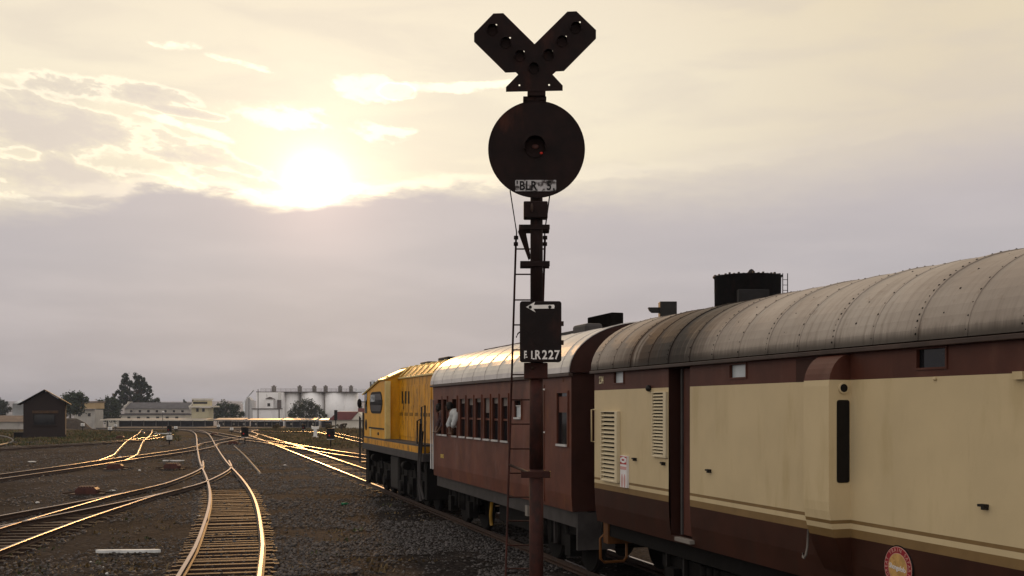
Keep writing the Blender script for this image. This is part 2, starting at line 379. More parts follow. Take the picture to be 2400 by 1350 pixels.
def hill_mat():
    m = bpy.data.materials.new('haze_blue_scrub'); m.use_nodes = True
    t = NT(m.node_tree); b = t.n['Principled BSDF']
    v = t.node('ShaderNodeTexCoord').outputs['Object']
    c = t.mix(t.ss(t.noise(v, 0.02, 6, 0.7), 0.38, 0.62), (0.05, 0.062, 0.080), (0.11, 0.125, 0.15))  # blue of the distance haze mixed into the scrub colour
    t.l.new(c, b.inputs['Base Color']); b.inputs['Roughness'].default_value = 0.9
    MATS['haze_blue_scrub'] = m
hill_mat()

# ------------------------------------------------------------------ mesh builder
class MB:
    def __init__(s):
        s.v = []; s.f = []; s.mi = []; s.sm = []
    def face(s, pts, m=0, smooth=False):
        i = len(s.v); s.v.extend([tuple(p) for p in pts]); s.f.append(tuple(range(i, i + len(pts)))); s.mi.append(m); s.sm.append(smooth)
    def box(s, x0, x1, y0, y1, z0, z1, m=0, rot=0.0, c=None):
        P = [(x0, y0, z0), (x1, y0, z0), (x1, y1, z0), (x0, y1, z0), (x0, y0, z1), (x1, y0, z1), (x1, y1, z1), (x0, y1, z1)]
        if rot:
            cx, cy = c if c else ((x0 + x1) / 2, (y0 + y1) / 2); a, b = math.cos(rot), math.sin(rot)
            P = [(cx + (p[0] - cx) * a - (p[1] - cy) * b, cy + (p[0] - cx) * b + (p[1] - cy) * a, p[2]) for p in P]
        i = len(s.v); s.v.extend(P)
        for q in ((0, 3, 2, 1), (4, 5, 6, 7), (0, 1, 5, 4), (1, 2, 6, 5), (2, 3, 7, 6), (3, 0, 4, 7)):
            s.f.append(tuple(i + k for k in q)); s.mi.append(m); s.sm.append(False)
        return s
    def prism(s, poly, axis, a, b, m=0, mcap=None, smooth=False):
        """poly of 2D points extruded along axis ('x','y','z') from a to b"""
        def P(p, t):
            return {'x': (t, p[0], p[1]), 'y': (p[0], t, p[1]), 'z': (p[0], p[1], t)}[axis]
        n = len(poly); i = len(s.v)
        s.v.extend([P(p, a) for p in poly]); s.v.extend([P(p, b) for p in poly])
        for k in range(n):
            k2 = (k + 1) % n
            s.f.append((i + k, i + k2, i + n + k2, i + n + k)); s.mi.append(m); s.sm.append(smooth)
        mc = m if mcap is None else mcap
        s.f.append(tuple(i + k for k in reversed(range(n)))); s.mi.append(mc); s.sm.append(False)
        s.f.append(tuple(i + n + k for k in range(n))); s.mi.append(mc); s.sm.append(False)
        return s
    def cyl(s, p0, p1, r0, r1=None, n=16, m=0, caps=True, smooth=True):
        r1 = r0 if r1 is None else r1
        p0 = Vector(p0); p1 = Vector(p1); d = (p1 - p0).normalized()
        a = d.orthogonal().normalized(); b = d.cross(a)
        i = len(s.v)
        for p, r in ((p0, r0), (p1, r1)):
            for k in range(n):
                t = 2 * PI * k / n
                s.v.append(tuple(p + a * (r * math.cos(t)) + b * (r * math.sin(t))))
        for k in range(n):
            k2 = (k + 1) % n
            s.f.append((i + k, i + k2, i + n + k2, i + n + k)); s.mi.append(m); s.sm.append(smooth)
        if caps:
            s.f.append(tuple(i + k for k in reversed(range(n)))); s.mi.append(m); s.sm.append(False)
            s.f.append(tuple(i + n + k for k in range(n))); s.mi.append(m); s.sm.append(False)
        return s
    def tube(s, path, r, n=8, m=0):
        path = [Vector(p) for p in path]; i = len(s.v); N = len(path)
        for q, p in enumerate(path):
            d = ((path[min(q + 1, N - 1)] - path[max(q - 1, 0)])).normalized()
            up = Vector((0, 0, 1)) if abs(d.z) < 0.9 else Vector((1, 0, 0))
            a = d.cross(up).normalized(); b = a.cross(d)
            for k in range(n):
                t = 2 * PI * k / n
                s.v.append(tuple(p + a * (r * math.cos(t)) + b * (r * math.sin(t))))
        for q in range(N - 1):
            for k in range(n):
                k2 = (k + 1) % n
                s.f.append((i + q * n + k, i + q * n + k2, i + (q + 1) * n + k2, i + (q + 1) * n + k)); s.mi.append(m); s.sm.append(True)
        s.f.append(tuple(i + k for k in range(n))); s.mi.append(m); s.sm.append(False)
        s.f.append(tuple(i + (N - 1) * n + k for k in reversed(range(n)))); s.mi.append(m); s.sm.append(False)
        return s
    def lathe(s, prof, c, n=24, m=0, smooth=True):
        """prof = [(r, z)], about a vertical axis through c"""
        i = len(s.v)
        for r, z in prof:
            for k in range(n):
                t = 2 * PI * k / n
                s.v.append((c[0] + r * math.cos(t), c[1] + r * math.sin(t), c[2] + z))
        for q in range(len(prof) - 1):
            for k in range(n):
                k2 = (k + 1) % n
                s.f.append((i + q * n + k, i + q * n + k2, i + (q + 1) * n + k2, i + (q + 1) * n + k)); s.mi.append(m); s.sm.append(smooth)
        return s
    def ball(s, c, r, n=8, m=0, sq=(1, 1, 1)):
        i = len(s.v); R = n // 2 + 1
        for q in range(R + 1):
            a = -PI / 2 + PI * q / R
            for k in range(n):
                t = 2 * PI * k / n
                s.v.append((c[0] + sq[0] * r * math.cos(a) * math.cos(t), c[1] + sq[1] * r * math.cos(a) * math.sin(t), c[2] + sq[2] * r * math.sin(a)))
        for q in range(R):
            for k in range(n):
                k2 = (k + 1) % n
                s.f.append((i + q * n + k, i + q * n + k2, i + (q + 1) * n + k2, i + (q + 1) * n + k)); s.mi.append(m); s.sm.append(True)
        return s
    def build(s, name, mats, parent=None, bevel=0.0, loc=None, rotz=None):
        me = bpy.data.meshes.new(name)
        me.from_pydata(s.v, [], s.f)
        ms = mats if isinstance(mats, (list, tuple)) else [mats]
        for k in ms: me.materials.append(MATS[k])
        me.polygons.foreach_set('material_index', s.mi)
        me.polygons.foreach_set('use_smooth', s.sm)
        me.update()
        o = bpy.data.objects.new(name, me); col.objects.link(o)
        if parent: o.parent = parent
        if loc: o.location = loc
        if rotz: o.rotation_euler.z = rotz
        if bevel:
            b = o.modifiers.new('bevel', 'BEVEL'); b.width = bevel; b.segments = 2; b.limit_method = 'ANGLE'; b.angle_limit = math.radians(40)
        return o

def tag(o, label=None, cat=None, group=None, kind=None):
    if label: o['label'] = label
    if cat: o['category'] = cat
    if group: o['group'] = group
    if kind: o['kind'] = kind
    return o
def empty(name, loc, rotz=0.0, label=None, cat=None, group=None, kind=None):
    o = bpy.data.objects.new(name, None); col.objects.link(o); o.location = loc; o.rotation_euler.z = rotz
    o.empty_display_size = 0.3
    return tag(o, label, cat, group, kind)
def copy_tree(o, parent=None):
    c = o.copy(); col.objects.link(c); c.parent = parent
    for ch in list(o.children): copy_tree(ch, c)
    return c

def text(name, body, size, mtx, m, parent, extrude=0.002, squeeze=1.0, bold=0.0, align='CENTER', spacing=1.0):
    cu = bpy.data.curves.new(name, 'FONT'); cu.body = body; cu.size = size; cu.extrude = extrude
    cu.align_x = align; cu.align_y = 'CENTER'; cu.offset = bold; cu.space_character = spacing; cu.resolution_u = 4
    t = bpy.data.objects.new(name, cu); col.objects.link(t)
    dg = bpy.context.evaluated_depsgraph_get()
    me = bpy.data.meshes.new_from_object(t.evaluated_get(dg))
    bpy.data.objects.remove(t); bpy.data.curves.remove(cu)
    me.name = name
    me.transform(mtx @ Matrix.Diagonal((squeeze, 1, 1, 1)))
    me.materials.clear(); me.materials.append(MATS[m])
    o = bpy.data.objects.new(name, me); col.objects.link(o)
    if parent: o.parent = parent
    return o

# ------------------------------------------------------------------ lie of the land
def gz(Y):
    t = max(0.0, Y - 110.0)
    return -0.0185 * t * t / 80 if t < 40 else -0.0185 * (t - 20)
def at(px, py, dz=0.0):
    """the point of the yard (raised by dz) that the photograph shows at px, py"""
    lo, hi = 3.0, 1500.0
    for _ in range(60):
        mid = 0.5 * (lo + hi)
        y = HY + F * (CZ - gz(mid) - dz) / mid
        if y > py: lo = mid
        else: hi = mid
    Y = lo
    return ((px - 1200) * Y / F, Y, gz(Y) + dz)

def vnoise(x, y, s, seed=0):
    from mathutils import noise as mn
    return mn.noise(Vector((x * s, y * s, seed * 7.7)))

def build_ground():
    ys = list(np.arange(-60, 10, 5.0)) + list(np.arange(10, 70, 0.8)) + list(np.geomspace(70, 950, 70))
    ts = np.sign(np.linspace(-1, 1, 141)) * np.abs(np.linspace(-1, 1, 141)) ** 1.6
    V = []; Fc = []
    for y in ys:
        for t in ts:
            x = t * (55 + max(y, 0) * 0.95)
            z = gz(y)
            if y < 130: z += 0.022 * vnoise(x, y, 0.7) + 0.025 * vnoise(x, y, 0.18, 2)
            V.append((x, y, z))
    n = len(ts)
    for j in range(len(ys) - 1):
        for i in range(n - 1):
            a = j * n + i
            Fc.append((a, a + 1, a + n + 1, a + n))
    me = bpy.data.meshes.new('ground'); me.from_pydata(V, [], Fc); me.materials.append(MATS['cinder_ground'])
    me.polygons.foreach_set('use_smooth', [True] * len(me.polygons))
    o = bpy.data.objects.new('ground', me); col.objects.link(o)
    tag(o, 'dark cinder and dirt ground of the railway yard', 'ground', kind='structure')
build_ground()

def build_hills():
    V = []; Fc = []
    xs = np.linspace(-4600, 4600, 260)
    rows = [(900, -14.6), (1700, -15), (2300, -6), (2800, 4), (3300, 14), (3800, 22), (4300, 27), (4800, 20), (5500, -8)]
    for j, (y, z0) in enumerate(rows):
        for x in xs:
            z = z0
            if j > 1: z += 7.5 * vnoise(x, y, 0.0022, 3) + 3.6 * vnoise(x, y, 0.010, 4) + 2.2 * vnoise(x, y, 0.03, 5)
            V.append((x, y, z))
    n = len(xs)
    for j in range(len(rows) - 1):
        for i in range(n - 1):
            a = j * n + i; Fc.append((a, a + 1, a + n + 1, a + n))
    me = bpy.data.meshes.new('hills'); me.from_pydata(V, [], Fc); me.materials.append(MATS['haze_blue_scrub'])
    o = bpy.data.objects.new('hills', me); col.objects.link(o)
    tag(o, 'low hazy scrub hills along the horizon', 'hills', kind='structure')
build_hills()

# ------------------------------------------------------------------ the train's own line
TS, TC = 0.2961, 0.9552                 # sine and cosine of the train's heading
TROT = math.atan2(TC, -TS)
OX, OY = 1.245, 16.1                    # leading corner of the near coach's side
HW = 1.30                               # half the body width
CX0, CY0 = OX + HW * TC, OY + HW * TS   # centre line at u = 0
def tpos(u, v=0.0, z=0.0):
    return (CX0 - TS * u - TC * v, CY0 + TC * u - TS * v, z)
def sp(px, py, off=0.0):
    """u along the train and height z of what is seen at px, py on the side plane"""
    k = (px - 1200) / F
    ax, ay = OX - TC * off, OY - TS * off
    u = (ax - k * ay) / (TS + TC * k)
    Y = ay + TC * u
    return u, CZ + (HY - py) * Y / F

GAUGE = 1.30
RAILTOP = 0.16
def smooth_path(pts, step=1.0):
    P = [Vector(p) for p in pts]
    P = [P[0] * 2 - P[1]] + P + [P[-1] * 2 - P[-2]]
    out = []
    for i in range(1, len(P) - 2):
        a, b, c, d = P[i - 1:i + 3]
        n = max(2, int((c - b).length / step))
        for k in range(n):
            t = k / n
            out.append(0.5 * ((2 * b) + (c - a) * t + (2 * a - 5 * b + 4 * c - d) * t * t + (3 * b - a - 3 * c + d) * t ** 3))
    out.append(P[-2])
    return out

RAILPROF = [(-.065, .020), (.065, .020), (.065, .058), (.012, .068), (.012, .125), (.037, .132), (.037, .155), (.030, .160), (-.030, .160), (-.037, .155), (-.037, .132), (-.012, .125), (-.012, .068), (-.065, .058)]
RAILTOPFACES = {6, 7, 8}
def sweep_rail(path, off, parent, name='rail'):
    mb = MB(); n = len(RAILPROF); N = len(path)
    for q, p in enumerate(path):
        d = (path[min(q + 1, N - 1)] - path[max(q - 1, 0)]).normalized(); nr = Vector((d.y, -d.x))
        c = p + nr * off
        g = gz(c.y)
        for a, z in RAILPROF: mb.v.append((c.x + nr.x * a, c.y + nr.y * a, g + z))
    for q in range(N - 1):
        for k in range(n):
            k2 = (k + 1) % n
            mb.f.append((q * n + k, q * n + k2, (q + 1) * n + k2, (q + 1) * n + k)); mb.mi.append(0 if k in RAILTOPFACES else 1); mb.sm.append(False)
    mb.f.append(tuple(range(n))); mb.mi.append(1); mb.sm.append(False)
    return mb.build(name, ['rail_steel', 'rail_rust'], parent)

def sleeper_mesh():
    mb = MB()
    mb.box(-.86, .86, -.085, .085, -.05, .040, 1)
    mb.box(-.86, .86, -.078, .078, .040, .046, 0)
    for q in (-1, 1):                                   # turned down ends
        x0, x1 = (.86, .95) if q > 0 else (-.95, -.86)
        mb.box(x0, x1, -.085, .085, -.08, .030, 1)
        mb.box(x0, x1, -.075, .075, .030, .036, 0)
    return mb
SLEEPER = None
def track(label, pts, sleepers=None, step=1.0, spacing=0.45, closed=None):
    global SLEEPER
    path = smooth_path([(p[0], p[1]) for p in pts], step)
    root = empty('railway_track', (0, 0, 0), 0, label, 'track', 'tracks of the railway yard', 'structure')
    sweep_rail(path, -GAUGE / 2, root); sweep_rail(path, GAUGE / 2, root)
    if sleepers:
        for rl, off in ((root.children[0], -GAUGE / 2), (root.children[1], GAUGE / 2)):
            for q in range(6 if off < 0 else 10, len(path) - 1, 9):
                if not sleepers[0] < path[q].y < sleepers[1] + 6: continue
                d = (path[q + 1] - path[q]).normalized(); c = path[q] + Vector((d.y, -d.x)) * off
                m = MB(); m.box(-.024, .024, -.26, .26, .07, .125)
                for b_ in (-.18, -.06, .06, .18): m.cyl((-.045, b_, .095), (.045, b_, .095), .016, n=6)
                m.build('fishplate', 'rail_rust', rl, 0, (c.x, c.y, gz(c.y)), math.atan2(d.y, d.x) - PI / 2)
        acc = 0.0
        for q in range(len(path) - 1):
            a, b = path[q], path[q + 1]; L = (b - a).length; d = (b - a).normalized()
            while acc < L:
                p = a + d * acc
                if sleepers[0] < p.y < sleepers[1]:
                    if SLEEPER is None:
                        s = sleeper_mesh().build('sleeper', ['sleeper_steel', 'rail_rust'], root); SLEEPER = s
                    else:
                        s = SLEEPER.copy(); col.objects.link(s); s.parent = root
                    s.location = (p.x + random.uniform(-.03, .03), p.y, random.uniform(-.030, .006))
                    s.rotation_euler = (random.uniform(-.05, .05), 0, math.atan2(d.y, d.x) - PI / 2 + random.uniform(-.012, .012))
                acc += spacing
            acc -= L
    return path
R = lambda px, py: at(px, py, RAILTOP)
T1 = track('curving near track with exposed steel sleepers, lower middle of the yard', [(-1.3, 2), (-2.9, 9), R(512, 1350), R(525.5, 1313), R(541, 1255), R(545, 1173), R(528, 1124.5), R(499, 1080), R(485, 1048), R(472.5, 1016), (-42, 140), (-52, 165)], (9, 37), spacing=0.46)
T2 = track('diverging track that leaves the curving track at the turnout and runs to the lower left', [(-8.7, 8), (-9.6, 14), (-10.55, 20.6), (-10.98, 23.9), (-11.3, 26.8), (-11.6, 30.3), (-11.85, 33.3), (-11.9, 36), (-12.1, 40), (-13.4, 48.2), (-15.4, 55.5)], (14, 30), spacing=0.55)
track('leftmost near track crossing the lower left corner beside the diverging track', [(-12.7, 8), (-12.75, 20), (-12.4, 27), (-12.18, 29.5), (-11.95, 33), (-11.9, 36.5)])
track('track slanting across the whole left side from the edge to the junction by the locomotive', [(-19.4, 20), (-20.2, 32), (-20.5, 42), (-20.6, 50), (-21.0, 58), (-21.0, 64), (-21.2, 70), (-21.9, 76), (-23.2, 82), (-24.1, 90), (-24.8, 97), (-25.8, 105), (-28.6, 116), (-36, 138)])
track('short track that climbs from the slanting track towards the grass by the brick hut', [(-21.0, 56), (-22.7, 62.5), (-25, 69.5), (-31.1, 88), (-39.9, 116), (-50, 146)])
track('rusty track in front of the brick hut', [(-36, 52), (-35.2, 66), (-34.4, 73), (-33.2, 79), (-32.4, 86), (-32.4, 94), (-35, 108)])
track('distant track behind the brick hut', [at(120, 1003, .16), at(200, 1004.5, .16), at(280, 1007, .16), at(345, 1011, .16), at(352, 1015, .16)], step=2)
rdir = lambda y, off=0: (CX0 + off - (y - CY0) * TS / TC, y)
track('train track under the locomotive and coaches running to the far junction', [rdir(-8), rdir(20), rdir(40), rdir(60), rdir(80), rdir(100), rdir(125), (-36.5, 150), (-47, 180)], (26, 66), step=3, spacing=0.62)
track('track that branches right from the junction and passes behind the locomotive', [(-25.5, 106), (-20.7, 91), (-16.9, 80), (-13.2, 71), (-8.3, 60), (-3.5, 50), (2, 40)], step=2)
track('far right track gleaming behind the locomotive cab below the platform', [at(560, 1009, .16), at(640, 1010.5, .16), (-21.5, 120), (-12.3, 88), (-8, 74), (-2, 58)], step=2)
track('thin connecting track between the curving track and the junction', [at(400, 1006, .16), at(470, 1010, .16), at(540, 1022, .16), at(585, 1030, .16), at(640, 1037, .16), at(690, 1047, .16)], step=2)

# ------------------------------------------------------------------ coach helpers
TXT = Matrix(((-1, 0, 0, 0), (0, 0, 1, 0), (0, 1, 0, 0), (0, 0, 0, 1)))
def side_text(name, body, size, x, y, z, m, parent, **kw):
    return text(name, body, size, Matrix.Translation((x, y, z)) @ TXT, m, parent, **kw)
def interp(prof, z):
    for (z0, v0), (z1, v1) in zip(prof, prof[1:]):
        if z0 <= z <= z1: return v0 + (v1 - v0) * (z - z0) / (z1 - z0)
    return prof[-1][1]
def wall(mb, prof, x0, x1, openings, band, reveal):
    """side wall facing +y; band(z) gives the material slot; openings (xa, xb, za, zb, depth)"""
    xs = sorted(set([x0, x1] + [o[0] for o in openings] + [o[1] for o in openings]))
    zs = sorted(set([p[0] for p in prof] + [o[2] for o in openings] + [o[3] for o in openings]))
    for a, b in zip(xs, xs[1:]):
        for c, d in zip(zs, zs[1:]):
            mx, mz = (a + b) / 2, (c + d) / 2
            if any(o[0] < mx < o[1] and o[2] < mz < o[3] for o in openings): continue
            vc, vd = interp(prof, c), interp(prof, d)
            mb.face([(b, vc, c), (a, vc, c), (a, vd, d), (b, vd, d)], band(mz))
    for xa, xb, za, zb, dp in openings:
        y0, y1 = interp(prof, za), interp(prof, zb); yi = min(y0, y1) - dp
        mb.face([(xa, yi, za), (xb, yi, za), (xb, y0, za), (xa, y0, za)], reveal)
        mb.face([(xa, y1, zb), (xb, y1, zb), (xb, yi, zb), (xa, yi, zb)], reveal)
        mb.face([(xa, yi, za), (xa, y0, za), (xa, y1, zb), (xa, yi, zb)], reveal)
        mb.face([(xb, y0, za), (xb, yi, za), (xb, yi, zb), (xb, y1, zb)], reveal)
        mb.face([(xb, yi, za), (xa, yi, za), (xa, yi, zb), (xb, yi, zb)], reveal + 1)

def roof_z(v, zg, H, w=1.36):
    return zg + H * math.sqrt(max(0.0, 1 - (v / w) ** 2))
def roof_arc(mb, x0, x1, zg, H, m=0, w=1.36, n=28, nx=1, thick=0.0, mend=None):
    a = [(-w * math.cos(PI * k / n), zg + H * math.sin(PI * k / n)) for k in range(n + 1)]
    for j in range(nx):
        xa, xb = x0 + (x1 - x0) * j / nx, x0 + (x1 - x0) * (j + 1) / nx
        for (ya, za), (yb, zb) in zip(a, a[1:]):
            mb.face([(xa, ya, za), (xb, ya, za), (xb, yb, zb), (xa, yb, zb)], m, True)
    me_ = m if mend is None else mend
    mb.face([(x0, y, z) for y, z in a], me_)
    mb.face([(x1, y, z) for y, z in reversed(a)], me_)
def arc_rib(mb, x, wd, zg, H, proud, m=0, w=1.36, n=28):
    a = [(-(w + proud) * math.cos(PI * k / n), zg + (H + proud) * math.sin(PI * k / n)) for k in range(n + 1)]
    b = [(-w * math.cos(PI * k / n), zg + H * math.sin(PI * k / n)) for k in range(n + 1)]
    for k in range(n):
        (ya, za), (yb, zb), (yc, zc), (yd, zd) = a[k], a[k + 1], b[k], b[k + 1]
        mb.face([(x - wd, ya, za), (x + wd, ya, za), (x + wd, yb, zb), (x - wd, yb, zb)], m, True)
        for s in (-1, 1): mb.face([(x + s * wd, ya, za), (x + s * wd, yb, zb), (x + s * wd, yd, zd), (x + s * wd, yc, zc)], m)
def rivet(mb, c, nrm, r=0.011, m=0):
    nrm = Vector(nrm).normalized(); a = nrm.orthogonal().normalized(); b = nrm.cross(a); c = Vector(c)
    base = [c + a * (r * math.cos(k * PI / 3)) + b * (r * math.sin(k * PI / 3)) for k in range(6)]
    top = c + nrm * r * 0.7
    for k in range(6): mb.face([base[k], base[(k + 1) % 6], top], m)

def wheelset(parent, x, r=0.43, m='under_black'):
    mb = MB()
    for s in (-1, 1):
        y = s * 0.65
        mb.cyl((x, y - .06, RAILTOP + r), (x, y + .06, RAILTOP + r), r, n=32)
        mb.cyl((x, y - .075 * s, RAILTOP + r), (x, y + .03 * s, RAILTOP + r), r + .025, n=32)
        mb.cyl((x, y + s * .06, RAILTOP + r), (x, y + s * .20, RAILTOP + r), .10, n=16)
    mb.cyl((x, -.6, RAILTOP + r), (x, .6, RAILTOP + r), .07, n=10)
    return mb.build('wheelset', m, parent)
def bogie(parent, xc, wb=1.9, r=0.43, m='under_black'):
    mb = MB()
    zt = RAILTOP + 2 * r + .02
    for s in (-1, 1):
        y0, y1 = (s * 0.90, s * 0.98) if s > 0 else (s * 0.98, s * 0.90)
        mb.prism([(xc - wb / 2 - .45, zt - .28), (xc - wb / 2 + .35, zt - .30), (xc - .45, zt - .50), (xc + .45, zt - .50), (xc + wb / 2 - .35, zt - .30), (xc + wb / 2 + .45, zt - .28), (xc + wb / 2 + .45, zt - .12), (xc - wb / 2 - .45, zt - .12)], 'y', y0, y1)
        for q in (-1, 1):
            x = xc + q * wb / 2
            mb.box(x - .13, x + .13, y0 - .02, y1 + .09 * (1 if s > 0 else 0) + .02, RAILTOP + r - .16, RAILTOP + r + .20)
            for g in (-.27, .27): mb.cyl((x + g, s * .96, RAILTOP + r - .02), (x + g, s * .96, zt - .10), .07, n=10)
        for g in (-.18, 0, .18): mb.cyl((xc + g, s * .97, zt - .5), (xc + g, s * .97, zt - .12), .06, n=10)
    mb.box(xc - .2, xc + .2, -.9, .9, zt - .35, zt - .05)
    o = mb.build('bogie_frame', m, parent)
    for q in (-1, 1): wheelset(parent, xc + q * wb / 2, r, m)
    return o

# ------------------------------------------------------------------ near coach, brown and cream
ZG, ZH = 3.47, 0.83
def near_coach():
    U0, U1 = -20.0, 0.0
    um = -10.0
    root = empty('passenger_coach', tpos(um), TROT, 'long brown and cream luggage coach with grey riveted roof and open door, nearest the camera', 'coach', 'vehicles of the train')
    X = lambda u: u - um
    prof = [(1.20, HW - .045), (1.45, HW - .012), (1.70, HW), (1.78, HW), (1.83, HW), (1.864, HW), (3.166, HW), (ZG, HW)]
    def band(z):
        return 1 if z < 1.70 else 2 if z < 1.78 else 0 if z < 1.83 else 2 if z < 1.864 else 0 if z < 3.166 else 3
    d0, _ = sp(1617, 1000); d1, _ = sp(1567, 1000)
    door = (X(d0), X(d1), 1.28, 3.415, .62)
    vents = []
    for (a, b, c, d) in ((1439, 1463, 869, 900), (1710, 1751, 851, 888), (2147, 2221, 812, 866)):
        ua, _ = sp(b, c); ub, _ = sp(a, c); _, zt = sp((a + b) / 2, c); _, zb = sp((a + b) / 2, d)
        vents.append((X(ua), X(ub), zb, zt, .06))
    # far vents along the part of the coach behind the photographer
    mb = MB()
    wall(mb, prof, X(U0), X(U1), [door] + vents, band, 4)
    for (z0, v0), (z1, v1) in zip(prof, prof[1:]):
        mb.face([(X(U0), -v0, z0), (X(U1), -v0, z0), (X(U1), -v1, z1), (X(U0), -v1, z1)], band((z0 + z1) / 2))
    for x in (X(U0), X(U1)):
        ring = [(x, v, z) for z, v in prof] + [(x, -v, z) for z, v in reversed(prof)]
        mb.face(ring, 3)
    mb.face([(X(U0), -1.25, 1.2), (X(U0), 1.25, 1.2), (X(U1), 1.25, 1.2), (X(U1), -1.25, 1.2)], 4)
    body = mb.build('body', ['cream', 'lower_brown', 'tan_stripe', 'coach_brown', 'end_brown', 'under_black'], root)
    # door leaf slid back inside the opening, jamb strip, head rail and sill
    m = MB(); dw = door[1] - door[0]
    m.box(door[0] + .004, door[0] + dw * .66, HW - .16, HW - .11, 1.30, 3.40); m.build('door_leaf', 'coach_brown', root, 0.006)
    m = MB(); m.box(door[0] + dw * .66, door[0] + dw * .74, HW - .17, HW - .09, 1.30, 3.40); m.build('door_post', 'solebar_grey', root, 0.004)
    m = MB(); m.box(door[0] - .05, door[0] + dw * .62, HW - .05, HW + .03, 1.235, 1.285); m.build('door_sill', 'canopy_post', root, 0.004)
    ru, rz = sp(1523, 864)
    m = MB(); m.box(X(d0) - .02, X(ru), HW, HW + .035, 3.415, 3.445); m.build('door_rail', 'under_black', root)
    for i, (xa, xb, za, zb, dp) in enumerate(vents):
        w = MB(); t = .018
        w.box(xa, xb, HW - .02, HW + .012, zb - t, zb); w.box(xa, xb, HW - .02, HW + .012, za, za + t)
        w.box(xa, xa + t, HW - .02, HW + .012, za + t, zb - t); w.box(xb - t, xb, HW - .02, HW + .012, za + t, zb - t)
        f = w.build('window', 'coach_brown', root)
        p = MB(); p.box(xa + t, xb - t, HW - .035, HW - .028, za + t, zb - t)
        p.build('pane', 'pale_glass' if i < 2 else 'dark_glass', f)  # paler panes carry the sky reflection in their colour
    # roof
    r = MB(); roof_arc(r, X(U0), X(U1), ZG, ZH, 0, nx=20, mend=1)
    for k in range(33):
        x = X(-0.25 - k * 0.60)
        arc_rib(r, x, .032 if k % 2 == 0 else .02, ZG, ZH, .011 if k % 2 == 0 else .006)
        for q in range(1, 47):
            a = PI * q / 47
            if k % 2 == 1 and q % 2: continue
            y = -1.36 * math.cos(a); z = ZG + ZH * math.sin(a)
            nr = Vector((0, y / 1.36 ** 2, (z - ZG) / ZH ** 2)).normalized()
            pr = .011 if k % 2 == 0 else .006
            rivet(r, Vector((x + random.uniform(-.006, .006), y, z)) + nr * pr, nr, random.uniform(.006, .013), 2)
        if k % 2 == 0:
            for q in range(1, 12):
                a = PI * q / 12; y = -1.36 * math.cos(a); z = ZG + ZH * math.sin(a)
                rivet(r, (x - .3 + random.uniform(-.03, .03), y, z), (0, y / 1.85, (z - ZG) / .69), random.choice((.005, .008, .012)), 2)
    r.build('roof', ['parlour_roof', 'end_brown', 'black_paint'], root)
    g = MB(); g.box(X(U0), X(U1) + .02, HW, HW + .075, ZG - .055, ZG - .012); g.box(X(U0), X(U1) + .02, -HW - .075, -HW, ZG - .055, ZG - .012)
    g.build('gutter', 'gutter_brown', root, .006)
    # guard's lookout ducket
    ua, ub = -6.45, -6.03; dp = .234
    L = [(3.41, 0.0)]
    for k in range(1, 9):
        a = PI / 2 * k / 8
        L.append((3.41 - .30 * (1 - math.cos(a)), dp * math.sin(a)))
    L += [(z, dp) for z in (2.6, 2.03)]
    for k in range(1, 9):
        t = k / 8; L.append((2.03 - .68 * t, dp * (1 - t ** 1.8)))
    for z in (3.166, 1.864, 1.83, 1.78, 1.70):
        zz = sorted(L, reverse=True)
        for (za, va), (zb, vb) in zip(zz, zz[1:]):
            if zb < z < za: L.append((z, va + (vb - va) * (z - za) / (zb - za))); break
    L = sorted(set(L), reverse=True)
    d = MB()
    for (za, va), (zb, vb) in zip(L, L[1:]):
        mm = band((za + zb) / 2)
        d.face([(X(ub), HW + vb, zb), (X(ua), HW + vb, zb), (X(ua), HW + va, za), (X(ub), HW + va, za)][::-1], mm, True)
        for x in (X(ua), X(ub)):
            d.face([(x, HW - .02, za), (x, HW + va, za), (x, HW + vb, zb), (x, HW - .02, zb)], mm)
    dk = d.build('lookout_ducket', ['cream', 'lower_brown', 'tan_stripe', 'coach_brown'], root)
    s = MB(); pts = []
    for (cy, cz, a0) in ((1.425, 2.955, 0), (1.34, 2.955, 90), (1.34, 2.235, 180), (1.425, 2.235, 270)):
        for k in range(5):
            a = math.radians(a0 + 22.5 * k); pts.append((HW - 1.3 + cy + .025 * math.cos(a), cz + .025 * math.sin(a)))
    s.prism(pts, 'x', X(ua) - .006, X(ua) + .001); s.build('lookout_slot', 'black_paint', dk)
    s = MB(); n = 20
    s.cyl((X(ua) - .02, 1.385, 3.09), (X(ua) + .002, 1.385, 3.09), .052, n=n, m=0); s.cyl((X(ua) - .023, 1.385, 3.09), (X(ua) - .005, 1.385, 3.09), .038, n=n, m=1)
    s.build('porthole', ['cream', 'black_paint'], dk)  # round porthole in the rear face of the ducket
    s = MB(); xa, _ = sp(1893, 870); xb, _ = sp(1866, 870)
    s.box(X(-6.03), X(xb), HW - .01, HW + .003, 3.166, 3.40); s.build('dark_panel', 'end_brown', root)
    # louvres
    def louvre(x0, x1, y0, y1, n, proud):
        a, zt = sp(x1, y0); b, zb = sp(x0, y1); _, zt = sp((x0 + x1) / 2, y0); _, zb = sp((x0 + x1) / 2, y1)
        a, b = X(a), X(b); f = MB(); t = .014
        f.box(a - t - (.07 if proud > .03 else 0), a, HW, HW + proud, zb - t, zt + t); f.box(b, b + t, HW, HW + proud, zb - t, zt + t)
        f.box(a, b, HW, HW + proud, zt, zt + t); f.box(a, b, HW, HW + proud, zb - t, zb)
        fr = f.build('louvre', 'louvre_cream', root, .003)
        k = MB(); k.box(a, b, HW + .002, HW + .004, zb, zt); k.build('louvre_back', 'black_paint', fr)
        h = (zt - zb) / n
